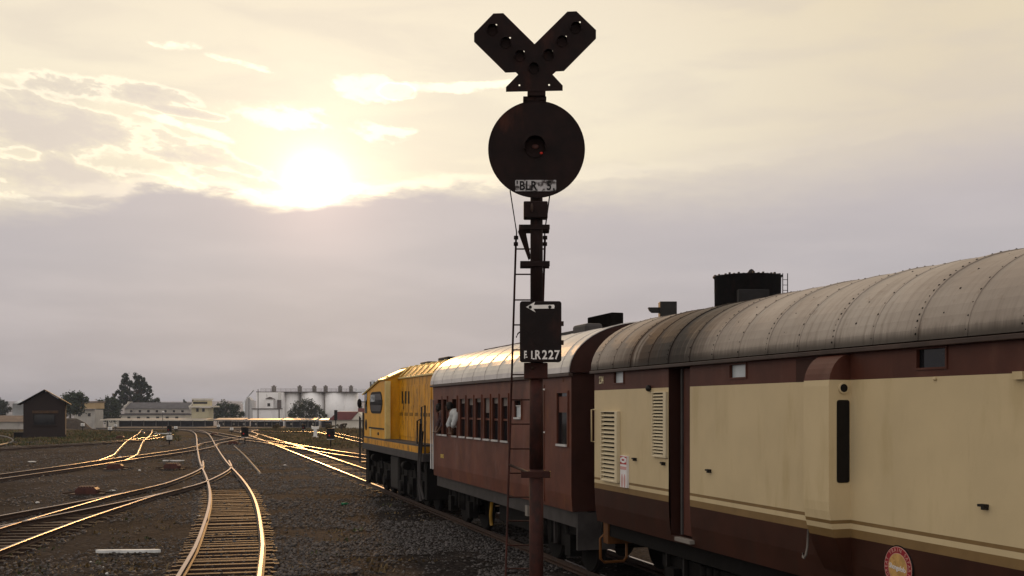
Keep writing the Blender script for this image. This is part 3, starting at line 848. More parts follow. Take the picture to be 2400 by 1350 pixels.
        for q in range(n):
            z = zb + h * q
            k = MB(); k.face([(a, HW + proud * .95, z + h * .05), (b, HW + proud * .95, z + h * .05), (b, HW + .01, z + h * .62), (a, HW + .01, z + h * .62)])
            k.face([(a, HW + proud * .95, z + h * .02), (b, HW + proud * .95, z + h * .02), (b, HW + .01, z + h * .55), (a, HW + .01, z + h * .55)][::-1])
            k.build('louvre_slat', 'louvre_cream', fr)
    louvre(1416, 1448, 966, 1126, 16, .055)
    louvre(1534, 1559, 921, 1069, 19, .035)
    # warning plate
    a, _ = sp(1474, 1100); b, _ = sp(1459, 1100); _, zt = sp(1466, 1068); _, zb = sp(1466, 1142)
    a, b = X(a), X(b); w = b - a; h = zt - zb; xm = (a + b) / 2; yf = HW + .036
    m = MB(); m.box(a, b, HW, yf, zb, zt); pl = m.build('warning_plate', 'sign_white', root)
    z1 = zt - .27 * h
    m = MB(); m.box(a + .004, b - .004, yf - .002, yf + .002, z1, zt - .02 * h); m.build('warning_band', 'sign_red', pl)
    hx = [(xm + w * .46 * ca, (z1 + zt) / 2 + h * .105 * sa) for ca, sa in ((1, .55), (0, 1), (-1, .55), (-1, -.55), (0, -1), (1, -.55))]
    m = MB(); m.prism(hx, 'y', yf, yf + .004); m.build('warning_hexagon', 'sign_white', pl)
    side_text('warning_lettering', 'DANGER', h * .075, xm, yf + .005, (z1 + zt) / 2, 'sign_red', pl, squeeze=.62)
    m = MB(); m.box(a + .006, b - .006, yf - .002, yf + .002, zb + .56 * h, zb + .66 * h); m.build('warning_strip', 'sign_faded', pl)
    for s_ in (-1, 1):
        m = MB(); m.cyl((xm + s_ * w * .2, yf - .002, zb + .36 * h), (xm + s_ * w * .2, yf + .002, zb + .36 * h), w * .13, n=12)
        for v in range(len(m.v)): m.v[v] = (m.v[v][0], m.v[v][1], zb + .2 * h + (m.v[v][2] - (zb + .36 * h)) * 3.4)
        m.build('warning_figure', 'sign_faded', pl)
    # number, badge and fittings
    u, z = sp(1409.5, 891.5); side_text('coach_number', '234', .155, X(u), HW + .003, z, 'cream_letter', root, squeeze=.75, bold=.002)
    u, z = sp(2106, 1331); x = X(u); RB = .185
    m = MB(); m.cyl((x, HW - .01, z), (x, HW + .004, z), RB + .012, n=48); m.build('badge_rim', 'black_paint', root)
    m = MB(); m.cyl((x, HW, z), (x, HW + .007, z), RB, n=48); bd = m.build('badge', 'badge_red', root)
    for r0, r1, yy in ((RB, RB - .006, .009), (RB * .70, RB * .70 - .006, .011)):
        m = MB(); m.cyl((x, HW, z), (x, HW + yy - .001, z), r0, n=48); m.build('badge_ring', 'badge_pink', bd)
        m = MB(); m.cyl((x, HW, z), (x, HW + yy, z), r1, n=48); m.build('badge_field', 'badge_red' if r0 == RB else 'badge_tan', bd)
    word = 'GREAT TRAIN SAFARIS'
    for i, ch in enumerate(word):
        if ch == ' ': continue
        a = math.radians(118 - i * 236 / (len(word) - 1))
        cx, cz = x - RB * .835 * math.sin(-a) * -1, z + RB * .835 * math.cos(a)
        M4 = Matrix.Translation((x + RB * .835 * math.sin(a), HW + .010, z + RB * .835 * math.cos(a))) @ TXT @ Matrix.Rotation(a, 4, 'Z')
        text('badge_letter', ch, .046, M4, 'badge_pink', bd, extrude=.001)
    M4 = Matrix.Translation((x, HW + .0125, z + .0)) @ TXT @ Matrix.Rotation(math.radians(-6), 4, 'Z') @ Matrix.Shear('XZ', 4, (0, 0))
    text('badge_script', 'Shongololo', .062, M4, 'sign_white', bd, extrude=.001, squeeze=.80, bold=.001)
    for (px, py) in ((1490, 1075), (1557, 1085), (1664, 1102), (2310, 1185)):
        u, z = sp(px, py); m = MB(); m.box(X(u) - .035, X(u) + .035, HW, HW + .05, z - .008, z + .012); m.box(X(u) - .035, X(u) - .005, HW, HW + .05, z - .03, z - .008, 0)
        m.build('lamp_bracket', 'dark_iron', root)
    u, z = sp(1523, 910); m = MB(); m.ball((X(u), HW + .02, z), .05, 10, 0, (1.1, .8, .9)); m.build('vent_cowl', 'dark_iron', root)
    u, z = sp(2394, 880); m = MB(); m.box(X(u) - .05, X(u) + .05, HW, HW + .04, z - .03, z + .03); m.build('roof_bracket', 'cream', root)
    u, z = sp(2193, 888); m = MB(); m.ball((X(u), HW + .01, z), .016, 8); m.build('side_knob', 'cream', root)
    m = MB(); u, z0 = sp(1396, 960); _, z1 = sp(1396, 1035)
    m.tube([(X(-.03), HW, z1), (X(-.03), HW + .06, z1), (X(-.03), HW + .06, z0), (X(-.03), HW, z0)], .012); m.build('handrail', 'cream', root)
    # hooked pipe under the ducket
    u, z = sp(1905, 1240); m = MB(); xx = X(u)
    m.tube([(xx, HW + .05, z), (xx, HW + .06, z - .17), (xx + .01, HW + .07, z - .25), (xx + .03, HW + .08, z - .29), (xx + .055, HW + .08, z - .28), (xx + .065, HW + .07, z - .24)], .012); m.build('hook', 'canopy_post', root)
    # under the floor
    m = MB(); m.box(X(U0) + .1, X(-.1), -1.12, 1.12, .98, 1.20); m.build('underframe', 'under_black', root)
    m = MB(); m.box(X(-10), X(-6.5), -1.0, 1.0, .5, .98); m.build('battery_box', 'under_black', root, .01)
    bogie(root, X(-3.1)); bogie(root, X(-16.9))
    m = MB()
    m.box(X(-.16), X(.02), -1.15, 1.15, .86, 1.19); m.build('headstock', 'orange_iron', root, .01)
    m = MB(); fx = X(.06)
    a = [(.75, .62), (.75, .92), (.80, .98), (1.12, .98), (1.18, .92), (1.18, .62), (1.12, .56), (.80, .56), (.75, .62)]
    m.tube([(fx, y, z) for y, z in a], .022); m.build('step_iron', 'orange_iron', root)
    for s in (-1, 1):
        m = MB(); m.cyl((X(0), s * .72, 1.02), (X(.30), s * .72, 1.02), .07, n=14); m.cyl((X(.28), s * .72, 1.02), (X(.34), s * .72, 1.02), .19, n=20); m.build('buffer', 'dark_iron', root)
    m = MB(); m.box(X(-2.55), X(-1.9), .95, 1.2, .55, .60); m.box(X(-2.50), X(-2.46), 1.0, 1.05, .6, 1.2); m.box(X(-1.99), X(-1.95), 1.0, 1.05, .6, 1.2); m.build('footstep', 'dark_iron', root)
    return root
near_coach()

# ------------------------------------------------------------------ brown service coach
def service_coach():
    U0, U1 = 1.0, 10.80; um = 5.9
    root = empty('passenger_coach', tpos(um), TROT, 'short weathered brown service coach with a row of narrow windows, coupled behind the yellow locomotive', 'coach', 'vehicles of the train')
    X = lambda u: u - um
    prof = [(1.24, HW - .02), (1.5, HW), (ZG, HW)]
    wins = []
    for a, b in ((1027.3, 1036.2), (1039.6, 1048.6), (1061.8, 1071.8), (1079.3, 1091.8), (1098, 1110.5), (1115.6, 1129.3), (1136, 1149.3), (1155.6, 1169.4), (1177, 1191.8)):
        ua, _ = sp(b, 980); ub, _ = sp(a, 980)
        wins.append((ua, ub, 2.27, 3.10))
    ops = [(X(a), X(b), c, d, (.75 if i in (0, 1, 2) else .09)) for i, (a, b, c, d) in enumerate(wins)]
    def rect(x0, x1, y0, y1):
        ua, _ = sp(x1, y0); ub, _ = sp(x0, y0); _, zt = sp((x0 + x1) / 2, y0); _, zb = sp((x0 + x1) / 2, y1)
        return X(ua), X(ub), zb, zt
    rear = rect(1307, 1331, 921, 1041); toil = rect(1207.5, 1222.5, 939, 978)
    ops.append((*rear, .08)); ops.append((*toil, .05))
    mb = MB()
    wall(mb, prof, X(U0), X(U1), ops, lambda z: 0, 1)
    for (z0, v0), (z1, v1) in zip(prof, prof[1:]):
        mb.face([(X(U0), -v0, z0), (X(U1), -v0, z0), (X(U1), -v1, z1), (X(U0), -v1, z1)], 0)
    for x, s in ((X(U0), 1), (X(U1), 0)):
        ring = [(x, v, z) for z, v in prof] + [(x, -v, z) for z, v in reversed(prof)]
        mb.face(ring, 1)
    mb.face([(X(U0), -1.25, 1.24), (X(U0), 1.25, 1.24), (X(U1), 1.25, 1.24), (X(U1), -1.25, 1.24)], 2)
    mb.build('body', ['service_brown', 'end_brown', 'under_black'], root)
    for i, (xa, xb, za, zb, dp) in enumerate(ops[:9]):
        t = .03; f = MB()
        f.box(xa - t, xa, HW, HW + .022, za - t, zb + .08); f.box(xb, xb + t, HW, HW + .022, za - t, zb + .08); f.box(xa, xb, HW, HW + .022, zb, zb + .08)
        fr = f.build('window', 'service_brown', root)
        s = MB(); s.box(xa - .02, xb + .02, HW, HW + .045, za - .035, za); s.build('sill', 'pale_grey', fr)
        if i > 2:
            p = MB(); p.box(xa, xb, HW - .05, HW - .045, za, zb); p.build('pane', 'dark_glass', fr)
            h_ = (.10, .14, .08, .30, .11, .16)[i - 3]; p = MB(); p.box(xa, xb, HW - .043, HW - .03, zb - h_, zb); p.build('reflection_strip', 'reflection_grey', fr)  # grey strip added for the paler reflection in the pane
            p = MB(); p.box(xa, xb, HW - .043, HW - .02, za + .38, za + .42); p.build('sash_rail', 'service_brown', fr)
        elif i == 0:
            p = MB(); p.box(xa, xb, HW - .05, HW - .045, za, za + .34); p.build('pane', 'dark_glass', fr)
    for (xa, xb, za, zb), gl in ((rear, 'dark_glass'), (toil, 'pale_glass')):
        t = .035; f = MB()
        f.box(xa - t, xa, HW, HW + .02, za - t, zb + t); f.box(xb, xb + t, HW, HW + .02, za - t, zb + t); f.box(xa, xb, HW, HW + .02, zb, zb + t)
        fr = f.build('window', 'service_brown', root)
        s = MB(); s.box(xa, xb, HW, HW + .04, za - t, za); s.build('sill', 'pale_grey', fr)
        p = MB(); p.box(xa, xb, HW - .035, HW - .03, za, za + (zb - za) * (1 if gl == 'dark_glass' else .66)); p.build('pane', gl, fr)
        if gl == 'dark_glass':
            p = MB(); p.box(xa + .01, xb - .03, HW - .03, HW - .01, za + (zb - za) * .62, za + (zb - za) * .93); p.build('window_board', 'service_brown', fr)
        else:
            p = MB(); p.box(xa, xb, HW - .035, HW - .01, za + (zb - za) * .66, za + (zb - za) * .72); p.build('sash_rail', 'pale_grey', fr)
    # door behind the signal post
    xa, xb, za, zb = rect(1240, 1276, 910, 1150)
    m = MB(); m.box(xa, xb, HW - .01, HW + .012, 1.3, 3.3); dr = m.build('door', 'service_brown', root, .006)
    m = MB(); x = rect(1272, 1276, 913, 1013); m.tube([(x[0], HW, x[2]), (x[0], HW + .06, x[2]), (x[0], HW + .06, x[3]), (x[0], HW, x[3])], .016); m.build('handle', 'marker_white', dr)
    # roof with its ribs
    r = MB(); roof_arc(r, X(U0) - .06, X(U1) + .06, ZG, ZH, 0, nx=8, mend=1)
    for k in range(11): arc_rib(r, X(U0 + .35 + k * .92), .02, ZG, ZH, .007)
    arc_rib(r, X(U0) - .05, .03, ZG, ZH, .015)
    r.build('roof', ['service_roof', 'end_brown'], root)
    g = MB(); g.box(X(U0) - .06, X(U1) + .06, HW, HW + .07, ZG - .06, ZG - .012); g.box(X(U0) - .06, X(U1) + .06, -HW - .07, -HW, ZG - .06, ZG - .012); g.build('gutter', 'gutter_brown', root, .006)
    # roof gear
    m = MB(); m.box(X(5.9), X(10.6), -.45, .05, 4.20, 4.36); m.box(X(5.9), X(6.0), -.42, .02, 4.2, 4.39); m.build('roof_walkway', 'pole_rust', root, .01)
    for (a, b) in ((4.9, 5.25), (5.35, 5.6)):
        m = MB(); m.box(X(a), X(b), -.2, .2, 4.24, 4.37); m.build('roof_vent', 'dark_iron', root, .01)
    m = MB(); m.box(X(2.55), X(3.72), -.27, -.03, 4.36, 4.60); m.box(X(2.8), X(2.9), -.2, -.1, 4.2, 4.4); m.box(X(3.4), X(3.5), -.2, -.1, 4.2, 4.4); m.build('roof_tank', 'soot_black', root, .02)
    m = MB(); m.box(X(2.55), X(3.25), .12, .45, 4.20, 4.40); m.build('roof_hatch', 'solebar_grey', root, .05)
    m = MB(); m.box(X(3.25), X(4.75), .2, .36, 4.24, 4.33); m.build('roof_pipe', 'dark_iron', root, .01)
    # lettering
    for (px, py, s_, w_, mt) in ((1283, 1110, 'SERVICE', 14, 'yellow_letter'), (1036.5, 1069.5, 'SERVICE', 8, 'yellow_letter')):
        u, z = sp(px, py); side_text('lettering', s_, .125, X(u), HW + .003, z, mt, root, squeeze=.72, bold=.002)
    u, z = sp(1320, 889); side_text('coach_number', '17', .13, X(u), HW + .003, z, 'faded_letter', root, squeeze=.8)
    # yellow pipe and underframe
    m = MB(); m.box(X(U0), X(U1), 1.02, 1.2, .98, 1.235); m.box(X(U0), X(U1), -1.2, -1.02, .98, 1.235); m.build('solebar', 'solebar_grey', root)
    m = MB(); m.box(X(U0) + .1, X(U1) - .1, -1.0, 1.0, 1.0, 1.2); m.build('underframe', 'under_black', root)
    u, z = sp(1144, 1180); m = MB(); x = X(u)
    m.tube([(x, 1.22, .98), (x - .02, 1.24, .85), (x + .02, 1.24, .72), (x - .01, 1.24, .60), (x + .02, 1.22, .52)], .035); m.build('brake_hose', 'rail_yellow', root)
    m = MB(); m.box(X(4.4), X(6.4), -.9, .9, .55, .98); m.build('battery_box', 'under_black', root, .01)
    for px in (1226, 1268): 
        u, z = sp(px, 1190); m = MB(); m.box(X(u) - .02, X(u) + .02, 1.0, 1.06, .55, 1.0); m.build('truss_post', 'solebar_grey', root)
    u, z = sp(1226, 1190); m = MB(); m.box(X(u) - .07, X(u) + .07, 1.2, 1.24, .93, 1.12); m.build('label_holder', 'canopy_post', root)
    bogie(root, X(2.6), 1.7); bogie(root, X(9.1), 1.7)
    m = MB(); m.box(X(U0) - .02, X(U0) + .04, .55, 1.2, .62, 1.22); m.build('end_plate', 'solebar_grey', root)
    m = MB(); m.tube([(X(U1) - .02, HW + .06, 1.4), (X(U1) - .02, HW + .06, 3.1)], .018); m.tube([(X(U1) - .25, HW + .06, 1.4), (X(U1) - .25, HW + .06, 3.1)], .018); m.build('handrail', 'pale_grey', root)
    for y in (-.72, .72):
        for x, d in ((X(U0), -1), (X(U1), 1)):
            m = MB(); m.cyl((x, y, 1.02), (x + d * .28, y, 1.02), .07, n=12); m.cyl((x + d * .26, y, 1.02), (x + d * .32, y, 1.02), .19, n=18); m.build('buffer', 'dark_iron', root)
    m = MB(); m.tube([(X(U0) - .01, .75, 1.82), (X(U0) - .5, .85, 2.0), (X(U0) - .98, .9, 2.16)], .022); m.build('jumper_cable', 'orange_iron', root)
    return root, X, wins
SCO, SX, SWINS = service_coach()

def blob(name, parts, m, parent, voxel=0.012, smooth=4):
    """one continuous skin over tapered limbs and rounded masses"""
    mb = MB()
    for p in parts:
        if len(p) == 4:
            p0, r0, p1, r1 = p; d = Vector(p1) - Vector(p0)
            n_ = max(2, int(d.length / (min(r0, r1) * .5)))
            for k in range(n_ + 1):
                t = k / n_; mb.ball(Vector(p0).lerp(Vector(p1), t), r0 + (r1 - r0) * t, 12)
        else: mb.ball(p[0], 1.0, 16, 0, p[1])
    me = bpy.data.meshes.new(name); me.from_pydata(mb.v, [], mb.f)
    o = bpy.data.objects.new(name, me); col.objects.link(o)
    r = o.modifiers.new('remesh', 'REMESH'); r.mode = 'VOXEL'; r.voxel_size = voxel
    s_ = o.modifiers.new('smooth', 'SMOOTH'); s_.factor = .5; s_.iterations = smooth
    dg = bpy.context.evaluated_depsgraph_get()
    nm = bpy.data.meshes.new_from_object(o.evaluated_get(dg)); bpy.data.objects.remove(o)
    nm.name = name; nm.materials.clear(); nm.materials.append(MATS[m]); nm.polygons.foreach_set('use_smooth', [True] * len(nm.polygons))
    o = bpy.data.objects.new(name, nm); col.objects.link(o); o.parent = parent
    return o
def person(label, wi, off, shirt):
    a, b, za, zb = SWINS[wi]; ou, ov, oz = off
    root = empty('person', tpos((a + b) / 2, HW, 1.30), TROT, label, 'person', 'passengers leaning from the coach windows')
    P = lambda u, v, z: (u + ou, v + ov, z + oz - 1.30)
    S = lambda u, v, z: (u, v, z - 1.30)
    h = P(.21, .19, 2.925)
    head = [(h, (.098, .078, .112)), ((h[0] + .045, h[1] + .012, h[2] - .055), (.055, .056, .062)), ((h[0] + .102, h[1] + .018, h[2] - .018), (.024, .014, .020)), ((h[0] + .090, h[1] + .016, h[2] - .062), (.018, .026, .010))]
    head += [((h[0] - .012, h[1] + q * .078, h[2] - .01), (.022, .012, .034)) for q in (-1, 1)]
    neck = [(P(.06, .12, 2.80), .062, (h[0] - .02, h[1] - .01, h[2] - .07), .054)]
    torso = [(S(-.05, -.30, 2.10), .13, P(-.03, -.16, 2.36), .125), (P(-.03, -.16, 2.36), .120, P(.0, .02, 2.62), .135), (P(.0, .02, 2.62), .135, P(.04, .10, 2.76), .105), (P(-.12, .09, 2.76), .075, P(.17, .10, 2.76), .075)]
    legs = []
    for q in (-1, 1):
        legs += [(S(-.05 + q * .09, -.32, 2.06), .095, S(-.05 + q * .10, -.28, 1.70), .065), (S(-.05 + q * .10, -.28, 1.70), .06, S(-.05 + q * .10, -.33, 1.40), .045)]
    feet = [(S(-.05 + q * .10, -.35, 1.345), .04, S(-.05 + q * .10, -.16, 1.335), .034) for q in (-1, 1)]
    arms, hands, sleeves = [], [], []
    for q, (sh, el_, wr) in ((-1, (P(-.15, .09, 2.76), P(-.17, .19, 2.52), S(-.03, .07, 2.32))), (1, (P(.20, .10, 2.76), P(.25, .20, 2.52), S(.11, .08, 2.32)))):
        arms += [(sh, .060, el_, .046), (el_, .045, wr, .030)]
        mid = Vector(el_).lerp(Vector(wr), .15)
        sleeves += [(sh, .078, el_, .061), (el_, .061, tuple(mid), .055)]
        pal = (wr[0] + .055, wr[1] + .012, wr[2] - .008)
        hands += [(wr, .028, pal, .026), ((pal[0], pal[1], pal[2]), (.042, .040, .017))]
        for f_ in range(4):
            k0 = (pal[0] + .03, pal[1] - .03 + .020 * f_, pal[2]); L_ = (.030, .038, .036, .027)[f_]
            k1 = (k0[0] + L_, k0[1], k0[2] + .002); k2 = (k1[0] + L_ * .7, k1[1], k1[2] - .018)
            hands += [(k0, .0105, k1, .0095), (k1, .0095, k2, .008)]
        hands += [((pal[0] - .01, pal[1] - .035, pal[2]), .011, (pal[0] + .025, pal[1] - .058, pal[2] + .002), .009)]
    blob('body', torso + neck + head + arms + hands + legs + feet, 'skin_dark', root, .009, 3)
    big = lambda t, g: [(x[0], x[1] + g, x[2], x[3] + g) if len(x) == 4 else x for x in t]
    blob('shirt', big(torso, .026) + sleeves, shirt, root, .012, 3)
    blob('trousers', big(legs, .018) + [(S(-.05, -.30, 2.02), .15, S(-.05, -.30, 2.12), .15)], 'trouser_dark', root, .012, 3)
    blob('hair', [((h[0] - .018, h[1], h[2] + .032), (.094, .084, .090)), ((h[0] - .045, h[1], h[2] - .01), (.066, .076, .085))], 'hair_black', root, .010, 2)
    e = MB()
    for q in (-1, 1): e.ball((h[0] + .082, h[1] + .010 + q * .032, h[2] + .008), .012, 8)
    e.build('eyes', 'stone_white', root)
    return root
person('person in a white shirt leaning far out of the third window of the brown coach', 2, (-.02, -.10, 0), 'shirt_white')
person('person in dark clothes looking out of the first window of the brown coach', 0, (-.02, -.20, -.03), 'shirt_dark')

# ------------------------------------------------------------------ yellow locomotive
def locomotive():
    um = 16.6
    root = empty('diesel_locomotive', tpos(um), TROT, 'weathered yellow diesel locomotive with side cab window at the head of the train', 'locomotive', 'vehicles of the train')
    X = lambda u: u - um
    # long hood
    h = MB(); hw = .85
    sec = [(hw, 1.94), (hw, 3.82), (.52, 4.14), (-.52, 4.14), (-hw, 3.82), (-hw, 1.94)]
    n = len(sec)
    for k in range(n):
        (ya, za), (yb, zb) = sec[k], sec[(k + 1) % n]
        h.face([(X(12.4), ya, za), (X(17.4), ya, za), (X(17.4), yb, zb), (X(12.4), yb, zb)], 1 if k in (1, 2, 3) else 0)
    h.face([(X(12.4), y, z) for y, z in reversed(sec)], 0); h.face([(X(17.4), y, z) for y, z in sec], 0)
    h.build('hood', ['loco_yellow', 'loco_roof'], root)
    e = MB(); e.box(X(12.3), X(17.5), hw, hw + .05, 3.78, 3.83); e.build('hood_gutter', 'loco_pale', root, .006)
    # doors with louvre slits
    for k in range(6):
        u0 = 12.95 + k * .74
        d = MB(); d.box(X(u0), X(u0 + .70), hw, hw + .018, 2.05, 3.55); dd = d.build('hood_door', 'loco_yellow', root, .006)
        s = MB()
        for q in range(3): s.box(X(u0 + .12 + q * .17), X(u0 + .20 + q * .17), hw + .015, hw + .021, 2.66, 2.76)
        s.build('latch', 'black_paint', dd)
    for k in range(3):
        s = MB(); u0, zt = sp(945 + 7.3 * k, 917, -.45); _, zb = sp(945 + 7.3 * k, 946, -.45); s.box(X(u0) - .10, X(u0) + .10, hw + .012, hw + .026, zb, zt); s.build('intake_slot', 'black_paint', root)
    # cab
    c = MB(); HWc = HW
    side = [(17.4, 1.94), (21.2, 1.94), (21.2, 3.36), (18.25, 3.76), (17.4, 3.76)]
    top = [(17.4, 4.08), (18.25, 4.08), (21.2, 3.66)]
    for s in (1, -1):
        c.face([(X(u), s * HWc, z) for u, z in (side if s < 0 else side[::-1])], 0)
    c.face([(X(17.4), y, z) for y, z in ((-HWc, 1.94), (HWc, 1.94), (HWc, 3.76), (.62, 4.08), (-.62, 4.08), (-HWc, 3.76))][::-1], 0)
    c.face([(X(21.2), y, z) for y, z in ((-HWc, 1.94), (HWc, 1.94), (HWc, 3.36), (.62, 3.66), (-.62, 3.66), (-HWc, 3.36))], 0)
    for s in (1, -1):
        c.face([(X(17.4), s * HWc, 3.76), (X(18.25), s * HWc, 3.76), (X(18.25), s * .62, 4.08), (X(17.4), s * .62, 4.08)], 0)
        c.face([(X(18.25), s * HWc, 3.76), (X(21.2), s * HWc, 3.36), (X(21.2), s * .62, 3.66), (X(18.25), s * .62, 4.08)], 0)
    c.face([(X(17.4), -.62, 4.08), (X(18.25), -.62, 4.08), (X(18.25), .62, 4.08), (X(17.4), .62, 4.08)], 0)
    c.face([(X(18.25), -.62, 4.08), (X(21.2), -.62, 3.66), (X(21.2), .62, 3.66), (X(18.25), .62, 4.08)], 0)
    c.build('cab', 'loco_side', root)
    r = MB()
    for s in (1, -1):
        r.face([(X(17.3), s * (HWc + .06), 3.775), (X(18.25), s * (HWc + .06), 3.775), (X(18.25), s * .62, 4.115), (X(17.3), s * .62, 4.115)])
        r.face([(X(18.25), s * (HWc + .06), 3.775), (X(21.35), s * (HWc + .06), 3.36), (X(21.35), s * .62, 3.69), (X(18.25), s * .62, 4.115)])
    r.face([(X(17.3), -.62, 4.115), (X(18.25), -.62, 4.115), (X(18.25), .62, 4.115), (X(17.3), .62, 4.115)])
    r.face([(X(18.25), -.62, 4.115), (X(21.35), -.62, 3.69), (X(21.35), .62, 3.69), (X(18.25), .62, 4.115)])
    ro = r.build('cab_roof', 'loco_pale', root); so_ = ro.modifiers.new('solid', 'SOLIDIFY'); so_.thickness = .04; so_.offset = 1
    # cab window with rounded corners
    def rrect(x0, x1, z0, z1, r_, y0, y1, name, m, par):
        pts = []
        for (cx, cz, a0) in ((x1 - r_, z1 - r_, 0), (x0 + r_, z1 - r_, 90), (x0 + r_, z0 + r_, 180), (x1 - r_, z0 + r_, 270)):
            for k in range(5):
                a = math.radians(a0 + 22.5 * k); pts.append((cx + r_ * math.cos(a), cz + r_ * math.sin(a)))
        return MB().prism(pts, 'y', y0, y1).build(name, m, par)
    ua, zt = sp(896, 920); ub, _ = sp(868, 920); _, zb = sp(882, 966)
    w = rrect(X(ua) - .05, X(ub) + .05, zb - .04, zt + .04, .42, HWc - .01, HWc + .012, 'cab_window', 'black_paint', root)
    rrect(X(ua) + .03, X(ub) - .03, zb + .03, zt - .03, .36, HWc + .005, HWc + .017, 'pane', 'cab_glass', w)
    rrect(X(ub) - .98, X(ub) - .12, (zb + zt) / 2 + .03, zt - .06, .22, HWc + .010, HWc + .020, 'reflection_pane', 'pale_glass', w)  # pale patch painted as the bright reflection in the cab glass
    q = MB(); ua, zt = sp(860.5, 921); ub, _ = sp(855.5, 921); _, zb = sp(858, 968); q.box(X(ua), X(ub), HWc, HWc + .015, zb, zt); q.build('front_window', 'dark_glass', root)
    q = MB(); q.ball((X(21.25), HWc + .16, 3.05), .10, 10, 0, (.5, .8, 1.6)); q.tube([(X(21.15), HWc, 3.1), (X(21.2), HWc + .16, 3.1)], .015); q.build('mirror', 'black_paint', root)
    q = MB(); ua, zt = sp(858, 985); q.ball((X(ua), HWc, zt - .15), .13, 12, 0, (1.6, .15, 1.5)); q.build('cab_vent', 'black_paint', root)
    q = MB(); q.box(X(17.26), X(17.4), 1.14, HWc + .002, 1.95, 3.72); q.build('cab_post', 'loco_pale', root, .01)
    q = MB(); q.box(X(17.5), X(20.2), HWc, HWc + .02, 2.22, 2.27); q.build('cab_step', 'dark_iron', root)
    q = MB(); q.box(X(19.75), X(19.95), HWc, HWc + .03, 1.96, 2.22); q.build('sand_box', 'loco_pale', root)
    q = MB(); q.ball((X(18.5), HWc, 2.08), .09, 10, 0, (1.5, .3, .6)); q.build('oil_filler', 'dark_iron', root)
    # running board, valance and sill
    q = MB(); q.box(X(12.3), X(21.3), -HW, HW, 1.88, 1.94); q.build('running_board', 'solebar_grey', root, .006)
    q = MB(); q.box(X(12.3), X(21.3), HW - .06, HW + .003, 1.71, 1.885); q.box(X(12.3), X(21.3), -HW - .003, -HW + .06, 1.71, 1.885); q.box(X(12.3), X(12.36), -HW + .06, HW - .06, 1.5, 1.885); q.build('valance', 'loco_yellow', root, .006)
    q = MB(); q.box(X(11.9), X(21.5), -HW + .02, HW + .015, 1.50, 1.71); q.build('sill', 'solebar_grey', root, .01)
    # trucks
    for uc in (14.2, 19.3):
        mb = MB()
        for s in (-1, 1):
            y0, y1 = (.92, 1.04) if s > 0 else (-1.04, -.92)
            mb.prism([(X(uc) - 1.75, .72), (X(uc) - .5, .62), (X(uc) + .5, .62), (X(uc) + 1.75, .72), (X(uc) + 1.75, 1.15), (X(uc) - 1.75, 1.15)], 'y', y0, y1)
            for k in (-1, 0, 1):
                xx = X(uc) + k * 1.25
                mb.box(xx - .2, xx + .2, y0 - .05, y1 + .1 * max(s, 0), .42, .95)
                mb.cyl((xx, s * .95, .64), (xx, s * 1.22, .64), .16, n=16)
                for g in (-.32, .32): mb.cyl((xx + g, s * 1.0, .8), (xx + g, s * 1.0, 1.12), .07, n=12)
            mb.cyl((X(uc) + .6, s * 1.12, 1.25), (X(uc) + 1.0, s * 1.12, 1.25), .12, n=14)
            mb.tube([(X(uc) - .6, s * 1.12, 1.0), (X(uc) - .4, s * 1.12, 1.35)], .03)
        mb.build('truck_frame', 'under_black', root)
        for k in (-1, 0, 1): wheelset(root, X(uc) + k * 1.25, .46)
    q = MB(); q.box(X(16.2), X(17.4), -1.1, 1.12, .45, 1.45); q.build('fuel_tank', 'dark_iron', root, .06)
    q = MB(); q.box(X(20.9), X(21.5), -1.2, 1.2, .35, 1.5); q.build('pilot', 'under_black', root, .03)
    q = MB(); q.box(X(11.95), X(12.25), -1.2, 1.2, .5, 1.5); q.build('rear_beam', 'under_black', root, .03)
    # handrails and hoses
    def rail(pts, r_=.022, m='dark_iron', name='handrail'): MB().tube(pts, r_).build(name, m, root)
    rail([(X(12.35), HW - .05, 1.94), (X(12.35), HW - .05, 2.92), (X(11.95), HW - .05, 2.96), (X(11.95), HW - .05, 1.3)])
    rail([(X(12.9), HW - .05, 1.94), (X(12.9), HW - .05, 2.55), (X(12.5), HW - .05, 2.60), (X(12.5), HW - .05, 1.94)])
    rail([(X(11.98), HW + .06, 2.5), (X(12.05), HW + .10, 1.5), (X(11.95), HW + .12, .9), (X(12.0), HW + .05, .5)], .03, 'solebar_grey', 'brake_hose')
    rail([(X(11.90), HW + .02, 2.3), (X(11.93), HW + .09, 1.45), (X(11.88), HW + .1, .95), (X(11.9), HW, .55)], .03, 'solebar_grey', 'brake_hose')
    rail([(X(21.35), HW - .02, 1.6), (X(21.35), HW - .02, 2.7), (X(21.6), HW - .02, 2.75), (X(21.6), HW - .02, 1.4)])
    rail([(X(21.9), HW + .02, 1.0), (X(21.9), HW + .02, 2.55), (X(22.1), HW + .02, 2.6), (X(22.1), HW + .02, 1.0)])
    q = MB(); q.box(X(21.45), X(22.15), -1.2, HW + .03, .98, 1.04); q.build('front_step', 'dark_iron', root)
    # roof gear
    q = MB(); q.box(X(13.2), X(14.3), -.35, .35, 4.14, 4.30); q.build('exhaust_stack', 'dark_iron', root, .02)
    q = MB(); q.box(X(15.9), X(16.9), -.30, .30, 4.14, 4.28); q.build('radiator_hatch', 'dark_iron', root, .02)
    for k in range(7):
        q = MB(); u0 = 12.7 + k * .75
        q.tube([(X(u0), hw + .02, 3.86), (X(u0), .54, 4.17), (X(u0), -.5, 4.17)], .022, 6); q.build('roof_rib', 'loco_pale', root)
    q = MB(); q.tube([(X(17.4), 1.2, 3.86), (X(18.6), 1.2, 3.80), (X(19.0), 1.1, 3.86)], .03); q.build('horn_pipe', 'loco_pale', root)
